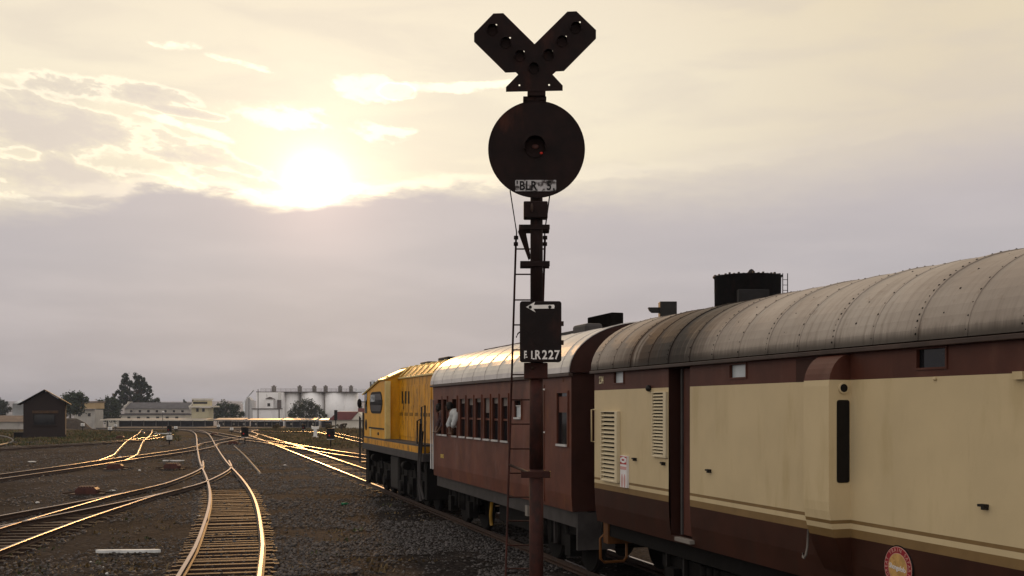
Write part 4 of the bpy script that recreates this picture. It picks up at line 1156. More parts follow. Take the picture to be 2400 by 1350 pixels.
    q = MB(); q.cyl((X(21.4), .72, 1.1), (X(21.75), .72, 1.1), .07, n=12); q.cyl((X(21.72), .72, 1.1), (X(21.78), .72, 1.1), .19, n=18); q.build('buffer', 'dark_iron', root)
    return root
locomotive()

# ------------------------------------------------------------------ signal post
SY = 12.5; SPX = 200.0
def signal_post():
    sx = (1257 - 1200) / SPX
    root = empty('signal_post', (sx, SY, 0), 0, 'tall rusty railway signal post with V shaped lamp board, round disc and arrow sign', 'signal')
    X = lambda px: (px - 1257) / SPX
    Z = lambda py: CZ + (HY - py) / SPX
    Z0 = CZ + (HY - 1350) / SPX
    m = MB(); m.cyl((0, 0, 0), (0, 0, Z(1100)), .083, .083, n=28); m.cyl((0, 0, Z(1100)), (0, 0, Z(850)), .083, .076, n=28); m.build('lower_pole', 'pole_rust', root)
    m = MB(); m.cyl((0.005, 0, Z(850)), (0, 0, Z(225)), .076, .070, n=28); m.build('upper_pole', 'signal_iron', root)
    m = MB(); m.box(-.28, .28, -.28, .28, -.05, .12); m.build('foundation', 'platform_concrete', root, .02)
    # V shaped board: sheet steel with through holes
    R6 = lambda x, y: (1080 + x / 2.7556, 10 + y / 2.7556)
    outl = [(88, 212), (88, 265), (288, 462), (355, 460), (370, 475), (292, 555), (292, 585), (655, 578), (655, 545), (590, 475), (612, 455), (663, 452), (868, 245), (868, 190), (743, 70), (685, 72), (475, 280), (275, 82), (212, 84)]
    holes = [(230, 157), (318, 240), (405, 328), (587, 325), (675, 232), (765, 140), (378, 543), (568, 541)]
    def sheet(outline, hs, y0, th, name, mt):
        bm = bmesh.new()
        def loop(pts):
            vs = [bm.verts.new(p) for p in pts]
            return [bm.edges.new((vs[i], vs[(i + 1) % len(vs)])) for i in range(len(vs))]
        es_ = loop([(x, y0, z) for x, z in outline])
        for hx, hz, r_ in hs: es_ += loop([(hx + r_ * math.cos(k * PI / 4), y0, hz + r_ * math.sin(k * PI / 4)) for k in range(8)])
        bmesh.ops.triangle_fill(bm, use_beauty=True, use_dissolve=False, edges=es_)
        me = bpy.data.meshes.new(name); bm.to_mesh(me); bm.free(); me.materials.append(MATS[mt])
        o = bpy.data.objects.new(name, me); col.objects.link(o); o.parent = root
        s = o.modifiers.new('solid', 'SOLIDIFY'); s.thickness = th; s.offset = 0
        return o
    oxz = [(X(R6(*p)[0]), Z(R6(*p)[1])) for p in outl]
    hxz = [(X(R6(*p)[0]), Z(R6(*p)[1]), .0115) for p in holes]
    board = sheet(oxz, hxz, -.12, .006, 'lamp_board', 'signal_iron')
    # round lamps with hoods on the board
    for (a, b) in ((205, 195), (290, 278), (380, 362), (470, 440), (562, 355), (650, 268), (738, 182)):
        px, py = R6(a, b); x, z = X(px), Z(py)
        h = MB(); n = 14
        for k in range(n):
            t0, t1 = math.radians(-20 + 220 * k / n), math.radians(-20 + 220 * (k + 1) / n)
            h.face([(x + .062 * math.cos(t0), -.124, z + .062 * math.sin(t0)), (x + .062 * math.cos(t1), -.124, z + .062 * math.sin(t1)), (x + .062 * math.cos(t1), -.19, z + .062 * math.sin(t1)), (x + .062 * math.cos(t0), -.19, z + .062 * math.sin(t0))])
        ho = h.build('lamp_hood', 'signal_iron', board); s_ = ho.modifiers.new('solid', 'SOLIDIFY'); s_.thickness = .004
        l = MB(); l.cyl((x, -.122, z), (x, -.135, z), .055, n=20); l.build('lens', 'signal_iron', ho)
    m = MB(); m.box(-.105, .105, -.116, .06, Z(231), Z(218)); m.box(X(1226), X(1280), -.08, .08, Z(240), Z(230)); m.cyl((0, -.01, Z(245)), (0, -.01, Z(200)), .075, n=20); m.build('board_bracket', 'signal_iron', root, .006)
    # disc
    R = 112.5 / SPX; zc = Z(355.5); n = 72
    d = MB(); d.cyl((0, -.11, zc), (0, -.116, zc), R, n=n, smooth=False)
    dr = d.build('signal_disc', 'signal_iron', root)
    d = MB()
    for k in range(n):
        t0, t1 = 2 * PI * k / n, 2 * PI * (k + 1) / n
        for r0, y0, r1, y1 in ((R, -.100, R, -.122), (R - .008, -.122, R - .008, -.1165), (R, -.122, R - .008, -.122)):
            d.face([(r0 * math.cos(t0), y0, zc + r0 * math.sin(t0)), (r0 * math.cos(t1), y0, zc + r0 * math.sin(t1)), (r1 * math.cos(t1), y1, zc + r1 * math.sin(t1)), (r1 * math.cos(t0), y1, zc + r1 * math.sin(t0))])
    d.build('disc_rim', 'signal_iron', dr)
    h = MB(); n = 20; zl = zc + .012; xh = X(1253)
    for k in range(n):
        t0, t1 = math.radians(-15 + 210 * k / n), math.radians(-15 + 210 * (k + 1) / n)
        h.face([(xh + .125 * math.cos(t0), -.116, zl + .125 * math.sin(t0)), (xh + .125 * math.cos(t1), -.116, zl + .125 * math.sin(t1)), (xh + .125 * math.cos(t1), -.24, zl + .125 * math.sin(t1)), (xh + .125 * math.cos(t0), -.24, zl + .125 * math.sin(t0))])
    ho = h.build('lamp_hood', 'signal_iron', dr); s_ = ho.modifiers.new('solid', 'SOLIDIFY'); s_.thickness = .005
    l = MB(); l.cyl((xh, -.117, zl), (xh, -.13, zl), .11, n=28); l.build('lens', 'signal_iron', ho)
    l = MB(); l.ball((X(1268), -.135, Z(365)), .014, 10, 0, (1.3, .4, 1)); l.ball((X(1254), -.133, Z(350)), .035, 10, 1, (1.2, .2, .8)); l.build('lit_lens', ['red_glass', 'machine_red'], ho)
    # worn number plate on the disc
    m = MB(); m.box(X(1207.5), X(1302.5), -.122, -.117, Z(453), Z(427)); pl = m.build('number_plate', 'plate_white', dr)
    TF = Matrix.Rotation(PI / 2, 4, 'X')
    for s_, px in (("'", 1212), ('B', 1223.5), ('L', 1237), ('R', 1250.5), ('5', 1286), (',', 1297)):
        text('plate_letter', s_, .145, Matrix.Translation((X(px), -.124, Z(440.5) - .004)) @ TF, 'black_paint', pl, squeeze=.80, bold=.004, extrude=.001)
    # stays, junction box and brackets
    m = MB(); m.tube([(X(1195.5), -.05, Z(448)), (X(1211), .10, Z(542)), (X(1209), .22, Z(560))], .008, 6); m.build('stay_rod', 'signal_iron', root)
    m = MB(); m.tube([(X(1288), -.05, Z(460)), (X(1278), .10, Z(535)), (X(1277), .22, Z(560))], .008, 6); m.build('stay_rod', 'signal_iron', root)
    m = MB(); m.box(X(1227), X(1283), -.13, .03, Z(515), Z(476)); m.build('junction_box', 'signal_iron', root, .012)
    m = MB(); m.ball((X(1246), -.14, Z(492)), .035, 8, 0, (.5, .6, 1.6)); m.build('box_latch', 'rail_rust', root)
    m = MB(); m.box(X(1216), X(1288), -.09, -.078, Z(541), Z(529)); m.build('clamp', 'signal_iron', root, .006)
    m = MB(); m.box(X(1216), X(1288), .078, .20, Z(541), Z(529)); m.build('clamp', 'signal_iron', root, .006)
    m = MB(); m.prism([(X(1214), Z(541)), (X(1219), Z(529)), (X(1230), Z(529)), (X(1245), Z(603)), (X(1239), Z(608))], 'y', .06, .08); m.build('brace', 'signal_iron', root)
    m = MB(); m.box(X(1219), X(1288), -.095, -.078, Z(627), Z(614)); m.build('clamp', 'signal_iron', root, .006)
    m = MB(); m.box(X(1219), X(1288), .078, .10, Z(627), Z(614)); m.build('clamp', 'signal_iron', root, .006)
    m = MB(); m.box(X(1221), X(1289), -.10, -.086, Z(1119), Z(1104)); m.build('clamp', 'pole_rust', root, .006)
    m = MB(); m.box(X(1221), X(1289), .086, .12, Z(1119), Z(1104)); m.build('clamp', 'pole_rust', root, .01)
    m = MB(); m.tube([(X(1194), .22, Z(1092)), (X(1239), -.02, Z(1107))], .016, 8); m.build('step_arm', 'rail_rust', root)
    # ladder behind the post
    yl = .24; k_ = (SY + yl) / SY
    lx = lambda py: (1209 + (1185 - 1209) * (py - 575) / 775)
    LX = lambda px: (px - 1200) / SPX * k_ - sx
    LZ = lambda py: CZ + (HY - py) / SPX * k_
    lad = empty('ladder', (0, 0, 0)); lad.parent = root
    botpy = HY + CZ * SPX / k_
    for w_ in (0, 68):
        m = MB(); m.tube([(LX(lx(555) + w_), yl, LZ(555)), (LX(lx(botpy) + w_), yl, LZ(botpy))], .0125, 8)
        s_ = m.build('stile', 'pole_rust', lad)
        for zz in (557, 572):
            c = MB(); c.cyl((LX(lx(zz) + w_), yl, LZ(zz + 4)), (LX(lx(zz) + w_), yl, LZ(zz - 4)), .028, n=12); c.build('stile_joint', 'signal_iron', s_)
    rp = [583.6, 643, 703, 761.5, 820, 878, 937, 994, 1052, 1109, 1165, 1221, 1278, 1333]
    while rp[-1] + 56 < botpy: rp.append(rp[-1] + 56)
    for py in rp:
        m = MB(); m.tube([(LX(lx(py)), yl, LZ(py)), (LX(lx(py) + 68), yl, LZ(py))], .0095, 6); m.build('rung', 'pole_rust', lad)
    # arrow sign
    pts = []; r_ = .03
    x0, x1, z0, z1 = X(1218), X(1314), Z(850), Z(710)
    for (cx, cz, a0) in ((x1 - r_, z1 - r_, 0), (x0 + r_, z1 - r_, 90), (x0 + r_, z0 + r_, 180), (x1 - r_, z0 + r_, 270)):
        for k in range(5):
            a = math.radians(a0 + 22.5 * k); pts.append((cx + r_ * math.cos(a), cz + r_ * math.sin(a)))
    m = MB(); m.prism(pts, 'y', -.22, -.09); sg = m.build('arrow_sign', 'sign_black', root, .008)
    yf = -.2225
    A = lambda x, y: (X(1200 + x / 7.943), Z(690 + y / 7.941))
    arrow = [(258, 268), (420, 172), (400, 232), (765, 224), (780, 250), (772, 296), (392, 300), (430, 365)]
    bm_ = MB(); bm_.prism([A(*p) for p in arrow][::-1], 'y', yf - .002, yf + .001); ar = bm_.build('arrow', 'white_paint', sg)
    for (a, b) in ((333, 270), (692, 268)):
        x, z = A(a, b); c = MB(); c.cyl((x, yf - .001, z), (x, yf - .006, z), .019, n=18); c.build('arrow_lens', 'black_paint', ar)
    for ch, x_, sq in (('F', 243, .55), ('1', 362, .75), ('R', 468, .78), ('2', 597, .86), ('2', 712, .86), ('7', 820, .86)):
        x, z = A(x_, 1145)
        text('sign_letter', ch, .142 if ch not in 'F1' else .125, Matrix.Translation((x, yf - .002, z - .003)) @ TF, 'white_paint', sg, squeeze=sq, bold=.0035, extrude=.001)
    for (a, b, w_) in ((265, 1185, .012), (395, 1215, .014)):
        x, z = A(a, b); c = MB(); c.ball((x, yf, z), w_, 6, 0, (1.2, .12, .6)); c.build('paint_flake', 'white_paint', sg)
    for (a, b) in ((345, 660), (490, 870)):
        x, z = A(a, b); c = MB(); c.cyl((x, yf + .002, z), (x, yf - .006, z), .055, n=22); c.build('sign_lens', 'sign_black', sg)
    for py in (760, 804):
        c = MB(); c.box(x1, x1 + .03, -.14, -.10, Z(py + 6), Z(py - 5)); c.build('hinge', 'rail_rust', sg, .004)
    c = MB(); c.tube([(x0, -.14, Z(780)), (x0 - .022, -.14, Z(784)), (x0 - .042, -.14, Z(793))], .009, 6); c.build('latch', 'rail_rust', sg)
    m = MB(); m.box(X(1228), X(1283), -.12, .03, Z(888), Z(851)); m.build('sign_bracket', 'pole_rust', root, .008)
    m = MB(); m.ball((X(1248), -.125, Z(863)), .022, 8); m.build('bolt', 'rail_rust', root)
    return root
signal_post()

# ------------------------------------------------------------------ behind the train
def water_tank():
    Y = 60.0; s = F / Y; X0 = (1752 - 1200) / s
    root = empty('water_tank', (X0, Y, 0), 0.1, 'black riveted round water tank on a tower standing behind the train', 'tank')
    Z = lambda py: CZ + (HY - py) / s
    r = 78 / s; zb, zt = Z(760), Z(651)
    m = MB(); m.lathe([(0, zb), (r * .97, zb), (r * .985, zt), (r * 1.01, zt), (r * 1.01, zt + .05), (r * .93, zt + .05), (r * .93, zt - .3)], (0, 0, 0), 40); m.build('tank', 'tank_black', root)
    rv = MB()
    for k in range(44):
        a = 2 * PI * k / 44; rv.box(r * math.cos(a) - .05, r * math.cos(a) + .05, r * math.sin(a) - .05, r * math.sin(a) + .05, zt + .03, zt + .06 + .09 * ((k * 7) % 5) / 5)
    rv.build('rim', 'tank_black', root)
    m = MB(); m.ball((-.15, -r * .6, zt), .22, 10, 0, (1, 1, 1.6)); m.build('valve_cap', 'tank_black', root)
    m = MB(); m.ball((1.35, -.6, zt + .05), .13, 8, 0, (1, 1, 1.7)); m.build('valve_cap', 'tank_black', root)
    m = MB(); m.box(-1.2, .5, -r - .35, -r + .1, Z(720), Z(688)); m.build('chute', 'tank_black', root, .05)
    l = MB()
    for dx in (0, .28): l.tube([(r + .10 + dx, -.2, 3), (r + .10 + dx, -.2, zt + .25)], .025, 6)
    for k in range(24): l.tube([(r + .10, -.2, 3.2 + k * .30), (r + .38, -.2, 3.2 + k * .30)], .018, 6)
    l.build('ladder', 'tank_black', root)
    for a in (-1, 1):
        for b in (-1, 1):
            m = MB(); m.box(a * 1.1 - .12, a * 1.1 + .12, b * 1.1 - .12, b * 1.1 + .12, 0, zb); m.build('leg', 'tank_black', root)
    return root
water_tank()
def water_crane():
    Y = 30.0; s = F / Y; X0 = (1564 - 1200) / s; Z = lambda py: CZ + (HY - py) / s
    root = empty('water_crane', (X0, Y, 0), 0, 'dark boxy water crane with a short spout standing behind the coaches', 'water crane')
    m = MB(); m.cyl((0, 0, 0), (0, 0, Z(748)), .12, n=20); m.build('column', 'dark_iron', root)
    m = MB(); m.box(-19 / s, 20 / s, -.2, .2, Z(765), Z(708)); m.build('head_box', 'dark_iron', root, .01)
    m = MB(); m.prism([(-45 / s, Z(721)), (-19 / s, Z(721)), (-19 / s, Z(733)), (-36 / s, Z(733)), (-42 / s, Z(728))][::-1], 'y', -.10, .10); m.build('spout', 'dark_iron', root)
water_crane()

# ------------------------------------------------------------------ the brick hut
def brick_hut():
    Y = 100.0; s = 25.0; X0 = (104 - 1200) / s
    root = empty('brick_hut', (X0, Y, 0), math.radians(21), 'small dark brick hut with a gabled roof on the grass at the left', 'hut')
    w, dp = 1.80, 3.6; ze, za = 3.32, 4.50
    m = MB()
    m.face([(-w, 0, 0), (w, 0, 0), (w, 0, ze), (0, 0, za - .05), (-w, 0, ze)]); m.face([(-w, dp, 0), (-w, dp, ze), (0, dp, za - .05), (w, dp, ze), (w, dp, 0)])
    m.face([(w, 0, 0), (w, dp, 0), (w, dp, ze), (w, 0, ze)]); m.face([(-w, dp, 0), (-w, 0, 0), (-w, 0, ze), (-w, dp, ze)])
    m.build('wall', 'hut_brick', root)
    r = MB()
    for sg in (-1, 1):
        r.prism([(0, za), (sg * 2.28, za - 1.36), (sg * 2.28, za - 1.28), (0, za + .10)], 'y', -.35, dp + .35)
    r.build('roof', 'hut_roof', root)
    m = MB(); m.box(-1.05, 1.2, -.05, 0, 2.36, 2.62); m.build('lintel', 'wood_brown', root, .01)
    m = MB(); m.box(-.95, .95, -.03, .0, 1.25, 2.32); f = m.build('window', 'hut_roof', root)
    m = MB(); m.box(-.85, .85, -.035, -.03, 1.35, 2.24); m.build('pane', 'dark_glass', f)
    m = MB(); m.box(-1.05, 1.05, -.10, 0, 1.16, 1.25); m.build('sill', 'hut_brick', f)
    m = MB(); m.box(-1.9, 1.9, -.08, 0, 0, .35); m.build('plinth', 'hut_brick', root)
brick_hut()
x, y, z = at(46, 1026); m = MB(); m.box(-.5, .5, -.35, .35, 0, .48); m.box(-.55, .55, -.4, .4, .48, .54); o = m.build('crate', 'hut_roof', None, .01, (x, y, z), .35); tag(o, 'dark lidded box on the grass against the left side of the brick hut', 'box')

# ------------------------------------------------------------------ buildings and things far off
def far(px, py, Y): return (px - 1200) * Y / F, CZ + (HY - py) * Y / F
class Far:
    """a thing far off: a root on the ground at distance Y, parts given by where they show"""
    def __init__(s, name, label, cat, px, Y, group=None):
        s.Y = Y; s.x0 = (px - 1200) * Y / F; s.g = gz(Y)
        s.root = empty(name, (s.x0, Y, s.g), 0, label, cat, group)
    def x(s, px): return (px - 1200) * s.Y / F - s.x0
    def z(s, py): return CZ + (HY - py) * s.Y / F - s.g
    def box(s, name, m, px0, px1, py0, py1, y0, y1, parent=None, bevel=0, ground=False):
        b = MB(); b.box(s.x(px0), s.x(px1), y0, y1, 0 if ground else s.z(py1), s.z(py0)); return b.build(name, m, parent or s.root, bevel)
    def window(s, px0, px1, py0, py1, y=0.0):
        f = s.box('window', 'station_white', px0 - .5, px1 + .5, py0 - .4, py1 + .6, y - .12, y - .01)
        s.box('pane', 'far_dark', px0, px1, py0, py1, y - .15, y - .12, f)

def silos():
    f = Far('grain_silo', 'block of tall white concrete grain silos with roof vents beyond the platform', 'silo', 709, 450)
    for c, r in ((672, 22), (720, 30.5), (775, 30), (808, 20.5)):
        rr = r * f.Y / F
        m = MB(); m.cyl((f.x(c), 14, 0), (f.x(c), 14, f.z(919)), rr, n=48); m.build('silo_bin', 'silo_white', f.root)
    for a_, b_ in ((651.5, 653.5), (688.5, 691), (749, 752)): f.box('silo_joint', 'canopy_post', a_, b_, 919, 985, 10.5, 12, ground=True)
    f.box('elevator_block', 'silo_white', 592, 655, 919, 985, 6, 24, ground=True)
    f.box('base_block', 'silo_white', 591, 653, 959, 985, 1, 6, ground=True)
    f.box('base_roof', 'silo_trim', 589, 655, 957, 959, .6, 6.5)
    m = MB(); m.box(f.x(619), f.x(636), 3.2, 6, f.z(957), f.z(935)); m.build('turret', 'silo_white', f.root)
    m = MB(); m.prism([(f.x(617), f.z(935)), (f.x(638), f.z(935)), (f.x(627.5), f.z(930))], 'y', 2.8, 6); m.build('turret_roof', 'silo_trim', f.root)
    m = MB(); m.box(f.x(623), f.x(629), 3.0, 3.2, f.z(952), f.z(945)); m.build('turret_door', 'far_dark', f.root)
    f.box('gallery_slab', 'silo_trim', 589, 829, 916.8, 919, 8.4, 24)
    for k, px in enumerate((629, 691, 726, 753, 788, 814)):
        m = MB(); c = (f.x(px), 10, 0); w = 3.6 * f.Y / F
        m.box(c[0] - w, c[0] + w, 9, 12, f.z(917), f.z(906)); m.box(c[0] - w * 1.25, c[0] + w * 1.25, 8.8, 12.2, f.z(906), f.z(904.5)); v_ = m.build('roof_vent', 'canopy_post', f.root); m = MB(); m.ball((c[0], 10.5, f.z(904.5)), w * .9, 8); m.build('vent_cap', 'silo_trim', v_)
    m = MB()
    for px in range(600, 829, 12): m.cyl((f.x(px), 8.6, f.z(917)), (f.x(px), 8.6, f.z(910)), .06, n=5)
    for py in (910.5, 913.5): m.cyl((f.x(600), 8.6, f.z(py)), (f.x(829), 8.6, f.z(py)), .07, n=5)
    m.build('railing', 'silo_trim', f.root)
    m = MB(); m.box(f.x(646), f.x(651), 5, 6, f.z(937), f.z(918)); m.build('chute', 'marker_white', f.root)
    m = MB(); m.box(f.x(644), f.x(652), 4.6, 6, f.z(957), f.z(937)); m.build('hopper', 'silo_trim', f.root)
    m = MB(); m.box(f.x(827), f.x(900), 8, 10, f.z(918), f.z(914)); m.box(f.x(827), f.x(900), 8, 10, f.z(912), f.z(911)); m.build('conveyor_bridge', 'silver', f.root)
    m = MB(); m.box(f.x(603), f.x(604.5), .7, 1, f.z(985), f.z(912)); m.box(f.x(652), f.x(654.5), .7, 1, f.z(985), f.z(948)); m.build('downpipe', 'silo_trim', f.root)
silos()
def conveyor_tower():
    f = Far('conveyor_tower', 'slim steel tower at the end of the silo conveyor, rising behind the cab roof', 'tower', 866, 450)
    m = MB()
    for px in (862, 871):
        m.box(f.x(px) - .2, f.x(px) + .2, 8, 8.4, 0, f.z(893)); m.box(f.x(px) - .2, f.x(px) + .2, 11, 11.4, 0, f.z(893))
    for py in range(900, 1000, 12): m.box(f.x(861), f.x(872), 8.1, 8.3, f.z(py + 1), f.z(py))
    m.build('frame', 'silo_trim', f.root)
    m = MB(); m.box(f.x(864), f.x(870), 8.5, 11, f.z(905), f.z(890)); m.build('head_house', 'silver', f.root)
conveyor_tower()
def station():
    f = Far('station_building', 'long two storey grey station building with a slate roof and stepped gable ends', 'building', 368, 420)
    f.box('wall', 'station_wall', 292, 446, 957, 985, 0, 12, ground=True)
    m = MB(); m.prism([(-.6, f.z(957.5)), (6, f.z(943)), (12.6, f.z(957.5))], 'x', f.x(294), f.x(444)); m.build('roof', 'roof_slate', f.root)
    for p in (291, 444):
        m = MB(); m.prism([(-.8, f.z(960)), (-.8, f.z(952)), (3, f.z(946)), (4, f.z(941)), (8, f.z(941)), (9, f.z(946)), (12.8, f.z(952)), (12.8, f.z(960))], 'x', f.x(p), f.x(p + 2.6)); m.build('gable_end', 'station_wall', f.root)
    for k in range(7): f.window(305 + k * 20, 311 + k * 20, 961, 966.5)
    f.box('string_course', 'silo_trim', 292, 446, 968.6, 969.8, -.3, -.01)
    f.box('wing', 'station_white', 264, 449, 972, 985, -8, -.4, ground=True)
    f.box('wing_roof', 'roof_slate', 262, 451, 970, 972, -8.5, -.4)
    for k in range(8): f.window(272 + k * 22, 279 + k * 22, 976, 981, -8)
    f.box('chimney', 'far_dark', 441, 444, 935, 946, 5, 6)
station()
def signal_box():
    f = Far('signal_cabin', 'tall cream signal cabin with two stages and flat overhanging roofs', 'building', 468, 400)
    f.box('lower_wall', 'station_cream', 449, 488, 956, 1000, 0, 7, ground=True)
    f.box('roof_slab', 'station_white', 445, 500, 951, 954.5, -1.5, 8.5)
    f.box('upper_wall', 'station_cream', 451, 486, 938, 951, .5, 6.5)
    f.box('upper_roof', 'station_white', 449.5, 488, 934, 937, -.2, 7)
    f.box('window_band', 'far_dark', 452, 485, 942, 946.5, .4, .5)
    f.window(460, 466, 957, 965); f.window(474, 480, 957, 965)
signal_box()
def tan_house():
    f = Far('station_house', 'small tan and cream house with two square windows left of the big tree', 'building', 198, 380)
    f.box('lower_wall', 'station_wall', 173, 222, 960, 992, 0, 8, ground=True)
    f.box('upper_wall', 'station_tan', 171.5, 223.5, 944, 958, -.4, 8.4)
    f.box('parapet', 'roof_brown', 170, 225, 940.5, 943.5, -.8, 8.8)
    f.box('ledge', 'silo_trim', 171, 224, 958.5, 960.5, -.9, -.41)
    f.window(183, 190, 968, 976); f.window(206, 213, 968, 976)
tan_house()
def shed_left():
    f = Far('low_shed', 'long low shed with a dusty brown roof at the far left edge', 'shed', 20, 280)
    f.box('wall', 'station_wall', -60, 62, 987, 1000, 0, 8, ground=True)
    m = MB(); m.prism([(-.6, f.z(988.5)), (4, f.z(974)), (8.6, f.z(988.5))], 'x', f.x(-62), f.x(64)); m.build('roof', 'roof_brown', f.root)
    f = Far('silver_tank', 'pale silver cylindrical tank with a conical top behind the low shed', 'tank', 36, 320)
    r = 19.5 * f.Y / F
    m = MB(); m.lathe([(r, 0), (r, f.z(946)), (r * 1.03, f.z(946)), (r * .18, f.z(938.5)), (r * .18, f.z(936.5)), (0, f.z(936))], (0, 4, 0), 32); m.build('shell', 'silver', f.root)
    m = MB(); m.tube([(-r * .6, 4 - r * .85, 0), (-r * .6, 4 - r * .85, f.z(945))], .08, 5); m.tube([(-r * .5, 4 - r * .9, 0), (-r * .5, 4 - r * .9, f.z(945))], .08, 5); m.build('ladder', 'silver', f.root)
shed_left()
def red_house():
    f = Far('goods_shed', 'low building with a dull red roof and white gable beside the silos', 'building', 810, 330)
    f.box('wall', 'station_white', 778, 846, 984, 1000, 0, 9, ground=True)
    m = MB(); m.prism([(f.x(770), f.z(984)), (f.x(793), f.z(965)), (f.x(840), f.z(965)), (f.x(824), f.z(984))], 'y', -.8, 9.5); m.build('roof', 'roof_red', f.root)
    m = MB(); m.prism([(f.x(824.5), f.z(984)), (f.x(840.5), f.z(966)), (f.x(862), f.z(984))], 'y', -.6, 9); m.build('gable', 'station_white', f.root)
    f.box('rear_block', 'roof_red', 828, 850, 957, 968, 10, 14)
red_house()
def canopies():
    for k, (a, b, yy, lab) in enumerate(((500, 572, 368, 'platform canopy with a flat zinc roof nearest the cream signal cabin, right of it'), (576, 653, 362, 'platform canopy with a zinc roof standing in front of the silo base block'), (660, 738, 356, 'platform canopy with a gleaming zinc roof in front of the round tree'), (745, 872, 350, 'platform canopy with a gleaming zinc roof just left of the locomotive cab'))):
        f = Far('platform_canopy', lab, 'canopy', (a + b) / 2, yy, 'platform canopies in a row')
        m = MB(); zf = f.z((983.5, 984.5, 983.8, 985)[k]); m.face([(f.x(a), 0, zf), (f.x(b), 0, zf), (f.x(b), 7, zf + .50), (f.x(a), 7, zf + .50)])
        r = m.build('roof', 'zinc', f.root); s = r.modifiers.new('solid', 'SOLIDIFY'); s.thickness = .12
        f.box('fascia', 'canopy_post', a, b, 984, 986.5, -.15, -.02)
        n = 4
        for q in range(n + 1):
            px = a + 3 + (b - a - 6) * q / n
            f.box('post', 'canopy_post', px - .7, px + .7, 986, 1006, 3.2, 3.6, ground=True)
        f.box('shade_backing', 'far_dark', a, b, 988, 1006, 6.8, 7.2, ground=True)  # dark sheet standing in for the shade under the canopy
        for q in range(3):
            px = a + (b - a) * (q + .5) / 3; f.box('notice_board', 'station_white', px - 2, px + 2, 992, 997, 6.6, 6.79)
    f = Far('platform_canopy', 'long low platform canopy in front of the grey station building', 'canopy', 360, 372, 'platform canopies in a row')
    m = MB(); zf = f.z(983.5); m.face([(f.x(235), 0, zf), (f.x(487), 0, zf), (f.x(487), 7, zf + .35), (f.x(235), 7, zf + .35)])
    r = m.build('roof', 'zinc', f.root); s = r.modifiers.new('solid', 'SOLIDIFY'); s.thickness = .12
    f.box('fascia', 'station_white', 235, 487, 983, 985.3, -.15, -.02)
    for q in range(9):
        px = 242 + 29 * q; f.box('post', 'canopy_post', px - .7, px + .7, 985, 1005, 3.2, 3.6, ground=True)
    f.box('shade_backing', 'far_dark', 262, 487, 987, 1005, 6.8, 7.2, ground=True)  # same dark sheet, painting the shade beneath the long roof
    Y = 345; g = gz(Y)
    m = MB(); x0, x1 = (225 - 1200) * Y / F, (900 - 1200) * Y / F
    m.box(0, x1 - x0, 0, 40, -1.0, .30); o = m.build('platform', 'platform_concrete', None, 0, (x0, Y, g)); tag(o, 'long low concrete station platform across the background', 'platform')
canopies()
def crane():
    f = Far('jib_crane', 'thin jib crane with its boom raised left of the white silos', 'crane', 566, 520)
    m = MB(); m.cyl((0, 5, 0), (0, 5, f.z(940)), .5, n=8); m.build('mast', 'silver', f.root)
    m = MB(); m.tube([(f.x(560), 5, f.z(947)), (f.x(589), 5, f.z(914))], .28, 6); m.build('boom', 'silver', f.root)
    m = MB(); m.prism([(f.x(560), f.z(985)), (f.x(590), f.z(985)), (f.x(582), f.z(938)), (f.x(574), f.z(930)), (f.x(568), f.z(940))][::-1], 'y', 6, 12); m.build('machinery_house', 'pale_grey', f.root)
    f = Far('lamp_post', 'slim dark lamp post standing just left of the white silos', 'lamp post', 583.5, 400)
    m = MB(); m.cyl((0, 0, 0), (0, 0, f.z(933)), .12, n=8); m.build('pole', 'far_dark', f.root)
    m = MB(); m.box(-.9, .5, -.15, .15, f.z(933), f.z(931.5)); m.build('lamp_head', 'pale_grey', f.root)
    f = Far('lamp_post', 'short platform lamp post with a bright round lamp before the grey station building', 'lamp post', 381, 350)
    m = MB(); m.cyl((0, 0, 0), (0, 0, f.z(967)), .10, n=8); m.build('pole', 'far_dark', f.root)
    m = MB(); m.ball((.25, 0, f.z(966)), .35, 10, 0, (1.4, 1, .8)); m.build('lamp_head', 'marker_white', f.root)
    f = Far('signal_mast', 'slim black signal mast with a tall rectangular head in front of the red roofed building', 'signal', 787, 190)
    m = MB(); m.cyl((0, 0, 0), (0, 0, f.z(984)), .09, n=8); m.build('post', 'black_paint', f.root)
    m = MB(); m.box(f.x(783.5), f.x(790.5), -.2, .2, f.z(985), f.z(961)); m.build('signal_head', 'black_paint', f.root)
crane()

